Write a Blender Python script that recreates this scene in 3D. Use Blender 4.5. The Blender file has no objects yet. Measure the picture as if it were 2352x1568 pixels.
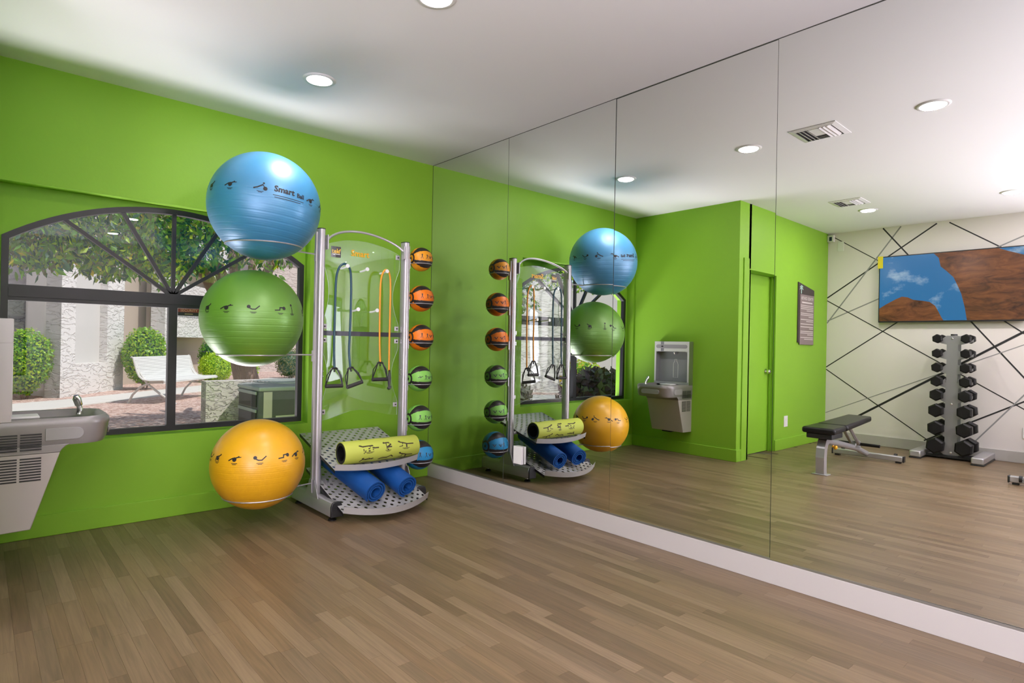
import bpy, bmesh, math, random
from math import sin, cos, pi, radians as R, sqrt, atan2
from mathutils import Vector, Matrix

S = bpy.context.scene
COL = S.collection
rnd = random.Random(7)

# ------------------------------------------------------------------ camera, sky, sun, exposure
cam_d = bpy.data.cameras.new('camera')
cam_d.sensor_fit = 'HORIZONTAL'
cam_d.sensor_width = 36.0
cam_d.lens = 1374.2288 / 2352 * 36.0
cam_d.clip_end = 300
cam_d.clip_start = 0.05
cam = bpy.data.objects.new('camera', cam_d)
COL.objects.link(cam)
YAW, PIT, ROL = 0.7299, 0.0038, 0.0183
cr_ = Vector((cos(YAW), -sin(YAW), 0))
cf_ = Vector((sin(YAW) * cos(PIT), cos(YAW) * cos(PIT), sin(PIT)))
cu_ = cr_.cross(cf_)
cr2 = cr_ * cos(ROL) + cu_ * sin(ROL)
cu2 = -cr_ * sin(ROL) + cu_ * cos(ROL)
mw = Matrix((cr2, cu2, -cf_)).transposed().to_4x4()
mw.translation = Vector((-2.987, -4.4277, 1.1773))
cam.matrix_world = mw
S.camera = cam

S.view_settings.view_transform = 'Standard'
S.view_settings.look = 'None'
S.view_settings.exposure = 0.0
S.view_settings.gamma = 1.0
S.view_settings.use_curve_mapping = False
cy = S.cycles
cy.use_denoising = True
cy.max_bounces = 10
cy.diffuse_bounces = 5
cy.glossy_bounces = 6
cy.transmission_bounces = 4
cy.transparent_max_bounces = 16
cy.caustics_reflective = False
cy.caustics_refractive = False
cy.sample_clamp_indirect = 6.0

SKY_STRENGTH = 0.16
SUN_STRENGTH = 3.6
LAMP_W = 11.5
SIDEFILL_W = 205.0
BACKUP_W = 100.0
GROUND_W = 62.0
w = bpy.data.worlds.new('world')
S.world = w
w.use_nodes = True
nt = w.node_tree
nt.nodes.clear()
wo = nt.nodes.new('ShaderNodeOutputWorld')
bg = nt.nodes.new('ShaderNodeBackground')
sk = nt.nodes.new('ShaderNodeTexSky')
sk.sky_type = 'NISHITA'
sk.sun_disc = False
sk.sun_elevation = R(58)
sk.sun_rotation = R(145)
sk.dust_density = 1.0
bg.inputs[1].default_value = SKY_STRENGTH
nt.links.new(sk.outputs[0], bg.inputs[0])
nt.links.new(bg.outputs[0], wo.inputs[0])

SUN_DIR = Vector((0.45, -0.60, 1.25)).normalized()
sd = bpy.data.lights.new('sun', 'SUN')
sd.energy = SUN_STRENGTH
sd.angle = R(0.6)
sd.color = (1.0, 0.96, 0.9)
so = bpy.data.objects.new('sun', sd)
so.rotation_euler = SUN_DIR.to_track_quat('Z', 'Y').to_euler()
so.location = (4, -4, 12)
COL.objects.link(so)


def area(name, loc, rot, sx, sy, watts, shape='RECTANGLE', color=(1, 1, 1)):
    d = bpy.data.lights.new(name, 'AREA')
    d.shape = shape
    d.size = sx
    if shape in ('RECTANGLE', 'ELLIPSE'):
        d.size_y = sy
    d.energy = watts
    d.color = color
    o = bpy.data.objects.new(name, d)
    o.location = loc
    o.rotation_euler = rot
    COL.objects.link(o)
    return o


# fill light added behind the camera, at an unseen window made for it
area('daylight_fill', (-5.44, -5.75, 1.15), Vector((-1, 0, -.5)).to_track_quat('Z', 'Y').to_euler(), 2.0, 1.7, SIDEFILL_W, color=(1.0, 0.93, 1.12))
# up-lights added for the ceiling, only the first stands before a window
for wx_ in (-3.3, -1.05):
    ua = area('daylight_fill', (wx_, -7.08, 1.25), Vector((0, -.62, -1)).to_track_quat('Z', 'Y').to_euler(), 1.6, 1.2, BACKUP_W, color=(1.0, 0.93, 1.08))
    ua.data.spread = R(104)
# added area light standing in for bounce off gravel below the arched window
ga = area('daylight_fill', (-2.0, .62, .28), Vector((0, .42, -1)).to_track_quat('Z', 'Y').to_euler(), 1.9, .7, GROUND_W, color=(1.0, 0.90, 1.0))
ga.data.spread = R(125)

# ------------------------------------------------------------------ materials
MATS = {}


def mat(name, col=(.8, .8, .8), rough=.5, metal=0.0, spec=.5, bump=None, var=None, coat=0, emit=None, estr=0, build=None):
    if name in MATS:
        return MATS[name]
    m = bpy.data.materials.new(name)
    m.use_nodes = True
    n = m.node_tree
    b = n.nodes['Principled BSDF']
    b.inputs['Base Color'].default_value = (*col, 1)
    b.inputs['Roughness'].default_value = rough
    b.inputs['Metallic'].default_value = metal
    b.inputs['Specular IOR Level'].default_value = spec
    b.inputs['Coat Weight'].default_value = coat
    b.inputs['Coat Roughness'].default_value = .15
    if emit:
        b.inputs['Emission Color'].default_value = (*emit, 1)
        b.inputs['Emission Strength'].default_value = estr
    tc = n.nodes.new('ShaderNodeTexCoord')
    if var:   # (scale, amount) small colour variation
        nz = n.nodes.new('ShaderNodeTexNoise')
        nz.inputs['Scale'].default_value = var[0]
        nz.inputs['Detail'].default_value = 4
        n.links.new(tc.outputs['Object'], nz.inputs['Vector'])
        mx = n.nodes.new('ShaderNodeMix')
        mx.data_type = 'RGBA'
        mx.inputs['A'].default_value = (*[c * (1 - var[1]) for c in col], 1)
        mx.inputs['B'].default_value = (*[min(1, c * (1 + var[1])) for c in col], 1)
        n.links.new(nz.outputs[0], mx.inputs['Factor'])
        n.links.new(mx.outputs['Result'], b.inputs['Base Color'])
    if bump:  # (scale, strength, distance, [sx,sy,sz])
        nz = n.nodes.new('ShaderNodeTexNoise')
        nz.inputs['Scale'].default_value = bump[0]
        nz.inputs['Detail'].default_value = 3
        vec = tc.outputs['Object']
        if len(bump) > 3:
            mp = n.nodes.new('ShaderNodeMapping')
            mp.inputs['Scale'].default_value = bump[3]
            n.links.new(vec, mp.inputs['Vector'])
            vec = mp.outputs[0]
        n.links.new(vec, nz.inputs['Vector'])
        bp = n.nodes.new('ShaderNodeBump')
        bp.inputs['Strength'].default_value = bump[1]
        bp.inputs['Distance'].default_value = bump[2]
        n.links.new(nz.outputs[0], bp.inputs['Height'])
        n.links.new(bp.outputs[0], b.inputs['Normal'])
    if build:
        build(n, b, tc)
    MATS[name] = m
    return m


def glassy(name, tint, fac, rough=0.0):
    if name in MATS:
        return MATS[name]
    m = bpy.data.materials.new(name)
    m.use_nodes = True
    n = m.node_tree
    n.nodes.clear()
    o = n.nodes.new('ShaderNodeOutputMaterial')
    t = n.nodes.new('ShaderNodeBsdfTransparent')
    t.inputs[0].default_value = (*tint, 1)
    g = n.nodes.new('ShaderNodeBsdfGlossy')
    g.inputs['Roughness'].default_value = rough
    g.inputs[0].default_value = (.95, .98, 1, 1)
    lw = n.nodes.new('ShaderNodeLayerWeight')
    lw.inputs[0].default_value = .5
    pw = n.nodes.new('ShaderNodeMath')
    pw.operation = 'POWER'
    pw.inputs[1].default_value = 5
    n.links.new(lw.outputs['Facing'], pw.inputs[0])
    mu = n.nodes.new('ShaderNodeMath')
    mu.operation = 'MULTIPLY_ADD'
    mu.inputs[1].default_value = .9
    mu.inputs[2].default_value = .04 * fac
    mu.use_clamp = True
    n.links.new(pw.outputs[0], mu.inputs[0])
    x = n.nodes.new('ShaderNodeMixShader')
    n.links.new(mu.outputs[0], x.inputs[0])
    n.links.new(t.outputs[0], x.inputs[1])
    n.links.new(g.outputs[0], x.inputs[2])
    n.links.new(x.outputs[0], o.inputs[0])
    MATS[name] = m
    return m


GREEN = (.235, .480, .029)
M_green = mat('green_paint', GREEN, .5, spec=.35, bump=(55, .12, .004), var=(1.3, .06))
M_white = mat('white_paint', (.83, .78, .755), .6, spec=.3, bump=(70, .06, .003))
M_ceil = mat('ceiling_paint', (.90, .90, .89), .8, spec=.2, bump=(60, .05, .003))
M_base = mat('white_trim_paint', (.50, .475, .45), .45, bump=(40, .03, .002))
M_dark = mat('dark_bronze_aluminium', (.012, .012, .016), .38, spec=.5, bump=(200, .02, .001))
M_blk = mat('black_plastic', (.012, .012, .013), .4, bump=(150, .03, .001))
M_blkrub = mat('black_rubber', (.006, .0055, .0055), .45, spec=.3, bump=(180, .08, .001))
M_silver = mat('silver_powdercoat', (.47, .46, .475), .32, .55, bump=(300, .02, .0005))
M_shelf = mat('silver_sheet', (.50, .50, .485), .4, .25, bump=(300, .02, .0005))
M_chrome = mat('chrome', (.8, .8, .8), .12, 1.0, bump=(20, .01, .0005))
M_steel = mat('brushed_steel', (.46, .45, .46), .28, .9, bump=(40, .05, .0006, (1, 1, 30)))
M_fgrey = mat('grey_fountain_plastic', (.27, .255, .25), .35, .2, bump=(250, .02, .0005))
M_flight = mat('light_grey_fountain_vinyl', (.46, .415, .40), .45, .1, bump=(300, .05, .0006))
M_wplast = mat('white_plastic', (.85, .84, .82), .35, bump=(80, .01, .0005))
M_print = mat('black_print', (.015, .014, .016), .5, bump=(80, .01, .0002))
M_trim = mat('satin_channel', (.42, .42, .40), .3, .8, bump=(80, .02, .0003))


def mirror_mat():
    m = bpy.data.materials.new('mirror_silver')
    m.use_nodes = True
    n = m.node_tree
    n.nodes.clear()
    o = n.nodes.new('ShaderNodeOutputMaterial')
    g = n.nodes.new('ShaderNodeBsdfGlossy')
    g.inputs['Roughness'].default_value = 0.0
    g.inputs[0].default_value = (.90, .925, .90, 1)
    n.links.new(g.outputs[0], o.inputs[0])
    return m


M_mirror = mirror_mat()
M_medge = mat('mirror_glass_edge', (.10, .11, .10), .2, bump=(80, .01, .0002))

# ------------------------------------------------------------------ mesh helpers


class MB:
    def __init__(s):
        s.v = []
        s.f = []
        s.m = []

    def add(s, vs, fs, mi=0, T=None):
        o = len(s.v)
        if T is not None:
            vs = [T @ Vector(p) for p in vs]
        s.v += [tuple(p) for p in vs]
        s.f += [tuple(i + o for i in f) for f in fs]
        s.m += [mi] * len(fs)
        return s

    def box(s, a, b, mi=0, T=None):
        x0, y0, z0 = [min(a[i], b[i]) for i in range(3)]
        x1, y1, z1 = [max(a[i], b[i]) for i in range(3)]
        return s.add([(x0, y0, z0), (x1, y0, z0), (x1, y1, z0), (x0, y1, z0), (x0, y0, z1), (x1, y0, z1), (x1, y1, z1), (x0, y1, z1)],
                     [(0, 3, 2, 1), (4, 5, 6, 7), (0, 1, 5, 4), (1, 2, 6, 5), (2, 3, 7, 6), (3, 0, 4, 7)], mi, T)

    def tube(s, pts, rad, n=10, mi=0, caps=True, closed=False, sx=1.0, up=None, T=None):
        P = [Vector(p) for p in pts]
        k = len(P)
        rs = rad if isinstance(rad, (list, tuple)) else [rad] * k
        vs = []
        prev = None
        for i in range(k):
            if closed:
                t = (P[(i + 1) % k] - P[i - 1]).normalized()
            else:
                t = (P[min(i + 1, k - 1)] - P[max(i - 1, 0)]).normalized()
            if prev is None:
                a = Vector(up) if up else (Vector((0, 0, 1)) if abs(t.z) < .9 else Vector((1, 0, 0)))
            else:
                a = prev
            a = (a - t * a.dot(t)).normalized()
            prev = a
            b = t.cross(a)
            for j in range(n):
                th = 2 * pi * j / n
                vs.append(P[i] + a * (cos(th) * rs[i]) + b * (sin(th) * rs[i] * sx))
        fs = []
        for i in range(k if closed else k - 1):
            i2 = (i + 1) % k
            for j in range(n):
                j2 = (j + 1) % n
                fs.append((i * n + j, i * n + j2, i2 * n + j2, i2 * n + j))
        if caps and not closed:
            fs.append(tuple(range(n - 1, -1, -1)))
            fs.append(tuple((k - 1) * n + j for j in range(n)))
        return s.add(vs, fs, mi, T)

    def lathe(s, prof, n=32, T=None, mi=0, mfun=None):
        # prof: (r,z) list about local z
        o = len(s.v)
        vs = []
        for (r, z) in prof:
            for j in range(n):
                th = 2 * pi * j / n
                vs.append((r * cos(th), r * sin(th), z))
        fs = []
        for i in range(len(prof) - 1):
            for j in range(n):
                j2 = (j + 1) % n
                fs.append((i * n + j, i * n + j2, (i + 1) * n + j2, (i + 1) * n + j))
        s.add(vs, fs, mi, T)
        return s

    def prism(s, poly, a, b, axis=1, mi=0, T=None):
        # poly 2D extruded along axis between a and b. axis 1 => poly is (x,z); 0 => (y,z); 2 => (x,y)
        def mk(p, d):
            return (p[0], d, p[1]) if axis == 1 else ((d, p[0], p[1]) if axis == 0 else (p[0], p[1], d))
        n = len(poly)
        vs = [mk(p, a) for p in poly] + [mk(p, b) for p in poly]
        fs = [tuple(range(n)), tuple(range(2 * n - 1, n - 1, -1))]
        for i in range(n):
            j = (i + 1) % n
            fs.append((i, i + n, j + n, j))
        return s.add(vs, fs, mi, T)

    def build(s, name, mats, parent=None, smooth=True, angle=35, bevel=0, seg=2):
        me = bpy.data.meshes.new(name)
        off = Vector((0, 0, 0))
        if parent is not None:
            pp = parent
            while pp is not None:
                off += Vector(pp.location)
                pp = pp.parent
        me.from_pydata([(p[0] - off.x, p[1] - off.y, p[2] - off.z) for p in s.v], [], s.f)
        if not isinstance(mats, (list, tuple)):
            mats = [mats]
        for q in mats:
            me.materials.append(q)
        if len(mats) > 1:
            me.polygons.foreach_set('material_index', s.m)
        bm = bmesh.new()
        bm.from_mesh(me)
        bmesh.ops.recalc_face_normals(bm, faces=bm.faces)
        bm.to_mesh(me)
        bm.free()
        if smooth:
            me.shade_smooth()
            me.set_sharp_from_angle(angle=R(angle))
        me.update()
        o = bpy.data.objects.new(name, me)
        COL.objects.link(o)
        if parent is not None:
            o.parent = parent
        if bevel:
            b = o.modifiers.new('bevel', 'BEVEL')
            b.width = bevel
            b.segments = seg
            b.limit_method = 'ANGLE'
            b.angle_limit = R(50)
        return o


def tag(o, label=None, cat=None, group=None, kind=None):
    if label:
        o['label'] = label
    if cat:
        o['category'] = cat
    if group:
        o['group'] = group
    if kind:
        o['kind'] = kind
    return o


def thing(name, label, cat, loc=(0, 0, 0), group=None):
    o = bpy.data.objects.new(name, None)
    o.empty_display_size = .1
    o.location = loc
    COL.objects.link(o)
    return tag(o, label, cat, group)


def dup(root, loc=None, rotz=None, label=None, name=None):
    r = root.copy()
    COL.objects.link(r)
    if loc is not None:
        r.location = loc
    if rotz is not None:
        r.rotation_euler = (0, 0, rotz)
    if label:
        r['label'] = label
    for ch in list(root.children):
        c = ch.copy()
        COL.objects.link(c)
        c.parent = r
        for g in ch.children:
            d = g.copy()
            COL.objects.link(d)
            d.parent = c
    return r


def circ(cx, cy_, cz, r, n=24, a0=0, a1=2 * pi, plane='xy'):
    out = []
    for i in range(n):
        t = a0 + (a1 - a0) * i / n
        if plane == 'xy':
            out.append((cx + r * cos(t), cy_ + r * sin(t), cz))
        elif plane == 'xz':
            out.append((cx + r * cos(t), cy_, cz + r * sin(t)))
        else:
            out.append((cx, cy_ + r * cos(t), cz + r * sin(t)))
    return out


def text2d(txt, size=1.0, bold=0.0):
    cu = bpy.data.curves.new('t', 'FONT')
    cu.body = txt
    cu.size = size
    cu.align_x = 'CENTER'
    cu.align_y = 'CENTER'
    cu.resolution_u = 2
    cu.offset = bold
    ob = bpy.data.objects.new('t', cu)
    COL.objects.link(ob)
    dg = bpy.context.evaluated_depsgraph_get()
    me = bpy.data.meshes.new_from_object(ob.evaluated_get(dg))
    vs = [(v.co.x, v.co.y) for v in me.vertices]
    fs = [tuple(p.vertices) for p in me.polygons]
    bpy.data.objects.remove(ob)
    bpy.data.curves.remove(cu)
    bpy.data.meshes.remove(me)
    return vs, fs


# 2D pictograms: strokes ([(u,v)..], width) and discs (u,v,r), unit square about [-1,1]
PICS = {
    'push': ([([(-1, -.35), (-.45, -.15), (.3, .35)], .16), ([(.3, .35), (.62, -.05)], .10), ([(-1, -.35), (-.9, -.42)], .1)], [(.42, .62, .14), (.72, -.25, .30)]),
    'lie': ([([(-1, -.35), (-.4, .02), (.15, .1), (.6, .28)], .15), ([(.5, .2), (1.0, .25)], .1)], [(.62, .3, .13), (-.05, -.15, .33)]),
    'bridge': ([([(-.55, -.12), (-.2, -.3), (.3, -.3), (.95, .28)], .14)], [(-.72, .12, .27)]),
    'legs': ([([(-.95, -.3), (-.1, -.24), (-.05, .18), (.45, .2)], .15)], [(.72, .1, .28)]),
    'crawl': ([([(-.5, -.6), (-.45, .0), (.3, .2), (.5, .35)], .16), ([(.25, .15), (.3, -.6)], .1)], [(-.05, -.25, .26), (.6, .45, .12)]),
    'stand': ([([(0, -.95), (.02, -.2), (-.03, .4)], .12), ([(-.35, -.95), (.35, -.95)], .05)], [(-.08, .72, .2)]),
    'man': ([([(-.4, -.9), (0, .0), (.4, -.9)], .13), ([(0, 0), (0, .45)], .22), ([(-.25, .75), (-.2, .3), (.2, .3), (.25, .75)], .08)], [(0, .68, .14)]),
    'vee': ([([(-.8, .5), (-.2, -.45), (.5, .35)], .2), ([(-.1, -.2), (.25, .25), (.8, .3)], .12)], [(-.1, .4, .12)]),
    'swim': ([([(-.9, -.25), (-.3, -.2), (.1, -.3), (.4, .1), (.9, .12)], .14), ([(-.3, .1), (.1, -.1)], .1)], [(-.25, .25, .13)]),
    'plank_roll': ([([(-1, .55), (-.7, .32), (.35, .38), (.48, -.1), (1, -.12)], .17), ([(-.62, .32), (-.58, -.95)], .07), ([(-.45, .3), (-.4, -.5), (-.5, -.7)], .08), ([(.0, -.1), (0, -.6)], .16), ([(.1, .2), (.45, -.45)], .09)], [(-.9, .5, .1)]),
    'squat_roll': ([([(-.5, .6), (.2, .6), (.5, .2), (-.1, -.2), (.6, -.2)], .19), ([(-.25, .45), (-.2, -.55)], .1), ([(0, -.2), (0, -.7)], .16)], [(-.62, .62, .16)]),
    'front_roll': ([([(-.75, .45), (-.4, .3), (.2, .0), (1, -.05)], .17), ([(-.4, .25), (-.5, -.35), (-.9, -.42)], .1), ([(.1, -.1), (.1, -.6)], .14)], [(-.85, .6, .14)]),
    'sit_roll': ([([(-.9, -.5), (-.6, .0), (-.1, -.1), (.9, .1)], .17), ([(-.5, -.05), (.3, .25), (.8, -.1)], .1)], [(-.55, .3, .16)]),
    'low_roll': ([([(-1, -.35), (-.5, -.02), (.2, -.1), (.7, .3), (.95, -.05)], .15), ([(-1, -.4), (.2, -.3)], .08)], [(.55, .1, .01)]),
}


def pics(parent, items, m):
    for nm_, f_, sz_, cap_ in items:
        mb_ = MB()
        pic_faces(nm_, mb_, f_, sz_, cap_)
        mb_.build('pictogram', m, parent, smooth=False)


def pic_faces(name, mb, f, size, cap=True, aspect=1.0, mi=0):
    st, di = PICS[name]
    st = [(p_, w_ * 1.3) for p_, w_ in st]
    di = [(a_, b_, c_ * 1.1) for a_, b_, c_ in di]

    def quad(a, b, c, d):
        mb.add([f(*a), f(*b), f(*c), f(*d)], [(0, 1, 2, 3)], mi)
    for pts, wd in st:
        for (u0, v0), (u1, v1) in zip(pts[:-1], pts[1:]):
            L = sqrt((u1 - u0) ** 2 + (v1 - v0) ** 2)
            if L == 0:
                continue
            nu, nv = -(v1 - v0) / L * wd / 2, (u1 - u0) / L * wd / 2
            eu, ev = (u1 - u0) / L * wd * .3, (v1 - v0) / L * wd * .3
            a = (u0 - eu, v0 - ev)
            b = (u1 + eu, v1 + ev)
            k = size
            ns = max(1, int(L * 2))
            for q in range(ns):
                t0, t1 = q / ns, (q + 1) / ns
                pa = (a[0] + (b[0] - a[0]) * t0, a[1] + (b[1] - a[1]) * t0)
                pb = (a[0] + (b[0] - a[0]) * t1, a[1] + (b[1] - a[1]) * t1)
                quad(((pa[0] + nu) * k, (pa[1] + nv) * k), ((pa[0] - nu) * k, (pa[1] - nv) * k), ((pb[0] - nu) * k, (pb[1] - nv) * k), ((pb[0] + nu) * k, (pb[1] + nv) * k))
    for (u, v, r) in di:
        n = 14
        ring = [((u + r * cos(2 * pi * i / n)) * size, (v + r * sin(2 * pi * i / n)) * size) for i in range(n)]
        mb.add([f(u * size, v * size)] + [f(*q) for q in ring], [(0, i + 1, (i + 1) % n + 1) for i in range(n)], mi)
    if cap:
        for (v, hw) in ((-.78, .5), (-.95, .32)):
            quad((-hw * size, (v - .045) * size), (hw * size, (v - .045) * size), (hw * size, (v + .045) * size), (-hw * size, (v + .045) * size))


# ------------------------------------------------------------------ room dimensions
H = 2.74
WF = -2.946    # fountain wall
D1 = -1.332    # door wall
W2 = -5.506    # far wall
YB = -7.2
YX = .09

# ---------------- floor: slab + planks
mb = MB()
mb.box((W2 - .2, YB - .2, -.12), (.15, .2, -.004))
floor = tag(mb.build('floor', mat('floor_substrate', (.12, .09, .07), .6, bump=(30, .05, .002))), 'brown wood plank floor of the gym', kind='structure')
WOODS = []
for i, (c, a) in enumerate([((.300, .205, .138), 0), ((.262, .178, .118), 0), ((.335, .233, .160), 0), ((.285, .190, .124), 0),
                            ((.232, .155, .102), 0), ((.318, .215, .142), 0), ((.270, .188, .130), 0), ((.350, .245, .172), 0)]):
    c = (c[0] * .66, c[1] * .655, c[2] * .56)

    def wb(n, b, tc, c=c, i=i):
        ge = n.nodes.new('ShaderNodeNewGeometry')
        mp = n.nodes.new('ShaderNodeMapping')
        mp.inputs['Scale'].default_value = (70, 3.0, 1)
        mp.inputs['Location'].default_value = (i * 3.7, i * 1.3, i * 5)
        n.links.new(ge.outputs['Position'], mp.inputs['Vector'])
        nz = n.nodes.new('ShaderNodeTexNoise')
        nz.inputs['Scale'].default_value = 1.0
        nz.inputs['Detail'].default_value = 5
        nz.inputs['Distortion'].default_value = 1.2
        n.links.new(mp.outputs[0], nz.inputs['Vector'])
        cr = n.nodes.new('ShaderNodeValToRGB')
        cr.color_ramp.elements[0].position = .32
        cr.color_ramp.elements[0].color = (*[q * .80 for q in c], 1)
        cr.color_ramp.elements[1].position = .66
        cr.color_ramp.elements[1].color = (*[q * 1.10 for q in c], 1)
        n.links.new(nz.outputs[0], cr.inputs[0])
        n.links.new(cr.outputs[0], b.inputs['Base Color'])
        bp = n.nodes.new('ShaderNodeBump')
        bp.inputs['Strength'].default_value = .08
        bp.inputs['Distance'].default_value = .001
        n.links.new(nz.outputs[0], bp.inputs['Height'])
        n.links.new(bp.outputs[0], b.inputs['Normal'])
    WOODS.append(mat('wood_tone_%d' % i, c, .36, spec=.42, build=wb))
PW, PL = .0572, .60
CAMXY = (-2.987, -4.4277)
planks = []
nx = int((0 - W2) / PW) + 1
for i in range(nx):
    x1 = -i * PW
    x0 = max(x1 - PW, W2)
    y = .0 + rnd.random() * PL
    while y > YB:
        ln = PL * rnd.choice((.8, 1, 1, 1.25))
        y0, y1 = max(y - ln, YB), min(y, 0)
        y -= ln
        if y1 - y0 < .03:
            continue
        cx_, cy2 = (x0 + x1) / 2, (y0 + y1) / 2
        if cx_ < WF and y0 > D1 - .12 and not (-3.98 < cx_ < -3.1 and y0 < D1 + .2 and False):
            continue
        if cx_ < WF and y1 > D1 + .17:
            y1 = D1 + .17
        # which part of the floor the photo shows directly
        d = Vector((cx_ - CAMXY[0], cy2 - CAMXY[1]))
        fwd = d.x * sin(YAW) + d.y * cos(YAW)
        sid = d.x * cos(YAW) - d.y * sin(YAW)
        direct = fwd > 1.9 and abs(sid / fwd) < .95
        planks.append((0 if direct else 1, fwd if direct else 99, x0, x1, y0, y1, rnd.randrange(8)))
planks.sort(key=lambda q: (q[0], q[1]))
cache = {}
rest = MB()
J = .00025
for k, (a, dd, x0, x1, y0, y1, t) in enumerate(planks):
    if k < 300 and a == 0:
        key = (round(x1 - x0, 4), round(y1 - y0, 3), t)
        if key not in cache:
            q = MB()
            hx, hy = (x1 - x0) / 2 - J, (y1 - y0) / 2 - J
            q.add([(-hx, -hy, 0), (hx, -hy, 0), (hx, hy, 0), (-hx, hy, 0), (-hx, -hy, -.0035), (hx, -hy, -.0035), (hx, hy, -.0035), (-hx, hy, -.0035)],
                  [(0, 1, 2, 3), (0, 4, 5, 1), (1, 5, 6, 2), (2, 6, 7, 3), (3, 7, 4, 0)])
            ob = q.build('plank', WOODS[t], smooth=False)
            cache[key] = ob.data
            bpy.data.objects.remove(ob)
        o = bpy.data.objects.new('plank', cache[key])
        o.location = ((x0 + x1) / 2, (y0 + y1) / 2, 0)
        COL.objects.link(o)
        o.parent = floor
    else:
        rest.add([(x0 + J, y0 + J, 0), (x1 - J, y0 + J, 0), (x1 - J, y1 - J, 0), (x0 + J, y1 - J, 0), (x0 + J, y0 + J, -.0035), (x1 - J, y0 + J, -.0035), (x1 - J, y1 - J, -.0035), (x0 + J, y1 - J, -.0035)],
                 [(0, 1, 2, 3), (0, 4, 5, 1), (1, 5, 6, 2), (2, 6, 7, 3), (3, 7, 4, 0)], t)
ro = rest.build('planks', WOODS, floor, smooth=False)
tag(ro, kind='stuff')

# ---------------- ceiling and roof
mb = MB()
mb.box((W2 - .2, YB - .25, H), (.25, .25, H + .1))
tag(mb.build('ceiling', M_ceil), 'smooth white ceiling with round recessed lights', kind='structure')
mb = MB()
mb.box((W2 - .6, YB - 1.6, H + .12), (.6, .5, H + .45))  # rear eave added out of view to keep sun off the back windows
tag(mb.build('roof', mat('roof_stucco', (.7, .66, .62), .8, bump=(30, .3, .01))), 'flat roof slab over the gym', kind='structure')

# ---------------- walls
WX0, WX1, WZ0, WZ1, WD = -2.925, -1.100, .545, 2.05, .10      # recess in the window wall
AX0, AX1, ASP, AAP = -2.890, -1.112, 1.752, 2.037             # arch window outline
ACX = (AX0 + AX1) / 2
hc = (AX1 - AX0) / 2
AR = (hc * hc + (AAP - ASP) ** 2) / (2 * (AAP - ASP))


def arch_z(xv, off=0.0):
    rr = AR - off
    return (AAP - AR) + sqrt(max(rr * rr - (xv - ACX) ** 2, 0))


def arch_wall(mb, yA, yB, yC, x0, x1, cxo=0.0):
    """wall between x0..x1 with the rectangular recess yA..yB and the arched opening yB..yC (window shifted by cxo)"""
    a, b = WX0 + cxo, WX1 + cxo
    mb.box((x0, yA, 0), (a, yB, H))
    mb.box((b, yA, 0), (x1, yB, H))
    mb.box((a, yA, 0), (b, yB, WZ0))
    mb.box((a, yA, WZ1), (b, yB, H))
    aa, bb = AX0 + cxo, AX1 + cxo
    mb.box((x0, yB, 0), (aa, yC, H))
    mb.box((bb, yB, 0), (x1, yC, H))
    mb.box((aa, yB, 0), (bb, yC, .553))
    n = 32
    for i in range(n):
        u0 = AX0 + (AX1 - AX0) * i / n
        u1 = AX0 + (AX1 - AX0) * (i + 1) / n
        z0, z1 = arch_z(u0), arch_z(u1)
        mb.prism([(u0 + cxo, z0), (u1 + cxo, z1), (u1 + cxo, H), (u0 + cxo, H)], yB, yC, 1)


mb = MB()
arch_wall(mb, 0, WD, .22, WF - .3, .25)
tag(mb.build('wall_front', M_green, smooth=False), 'lime green window wall with a shallow recess around the arched window', kind='structure')
mb = MB()
mb.box((WF - .25, D1 + .0, 0), (WF, -.0005, H))
tag(mb.build('wall_left', M_green, smooth=False), 'lime green side wall that carries the drinking fountain', kind='structure')
DX0, DX1, DZ = -3.955, -3.15, 2.045
mb = MB()
mb.box((W2 - .1, D1, 0), (DX0, D1 + .25, H))
mb.box((DX1, D1, 0), (WF - .2505, D1 + .25, H))
mb.box((DX0, D1, DZ), (DX1, D1 + .25, H))
tag(mb.build('wall_alcove', M_green, smooth=False), 'lime green wall with the closet door', kind='structure')
mb = MB()
mb.box((W2 - .2, -4.65, 0), (W2, D1 - .0005, H))
mb.box((W2 - .2, YB - .2, 0), (W2, -6.85, H))
mb.box((W2 - .2, -6.85, 0), (W2, -4.65, .25))
mb.box((W2 - .2, -6.85, 2.1), (W2, -4.65, H))
wall_far = tag(mb.build('wall_far', M_white, smooth=False), 'white accent wall crossed by black and grey stripes', kind='structure')
mb = MB()
arch_wall(mb, YB, YB - WD, YB - .22, W2, .25, -1.3)
tag(mb.build('wall_back', M_white, smooth=False), 'white wall behind the camera with an arched window', kind='structure')
mb = MB()
mb.box((.02, YB - .2, 0), (.25, -.0005, H))
mb.box((.0065, YB, 0), (.0195, -.0005, .117))
tag(mb.build('wall_right', M_green, smooth=False), 'wall behind the floor-to-ceiling mirrors', kind='structure')

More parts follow.
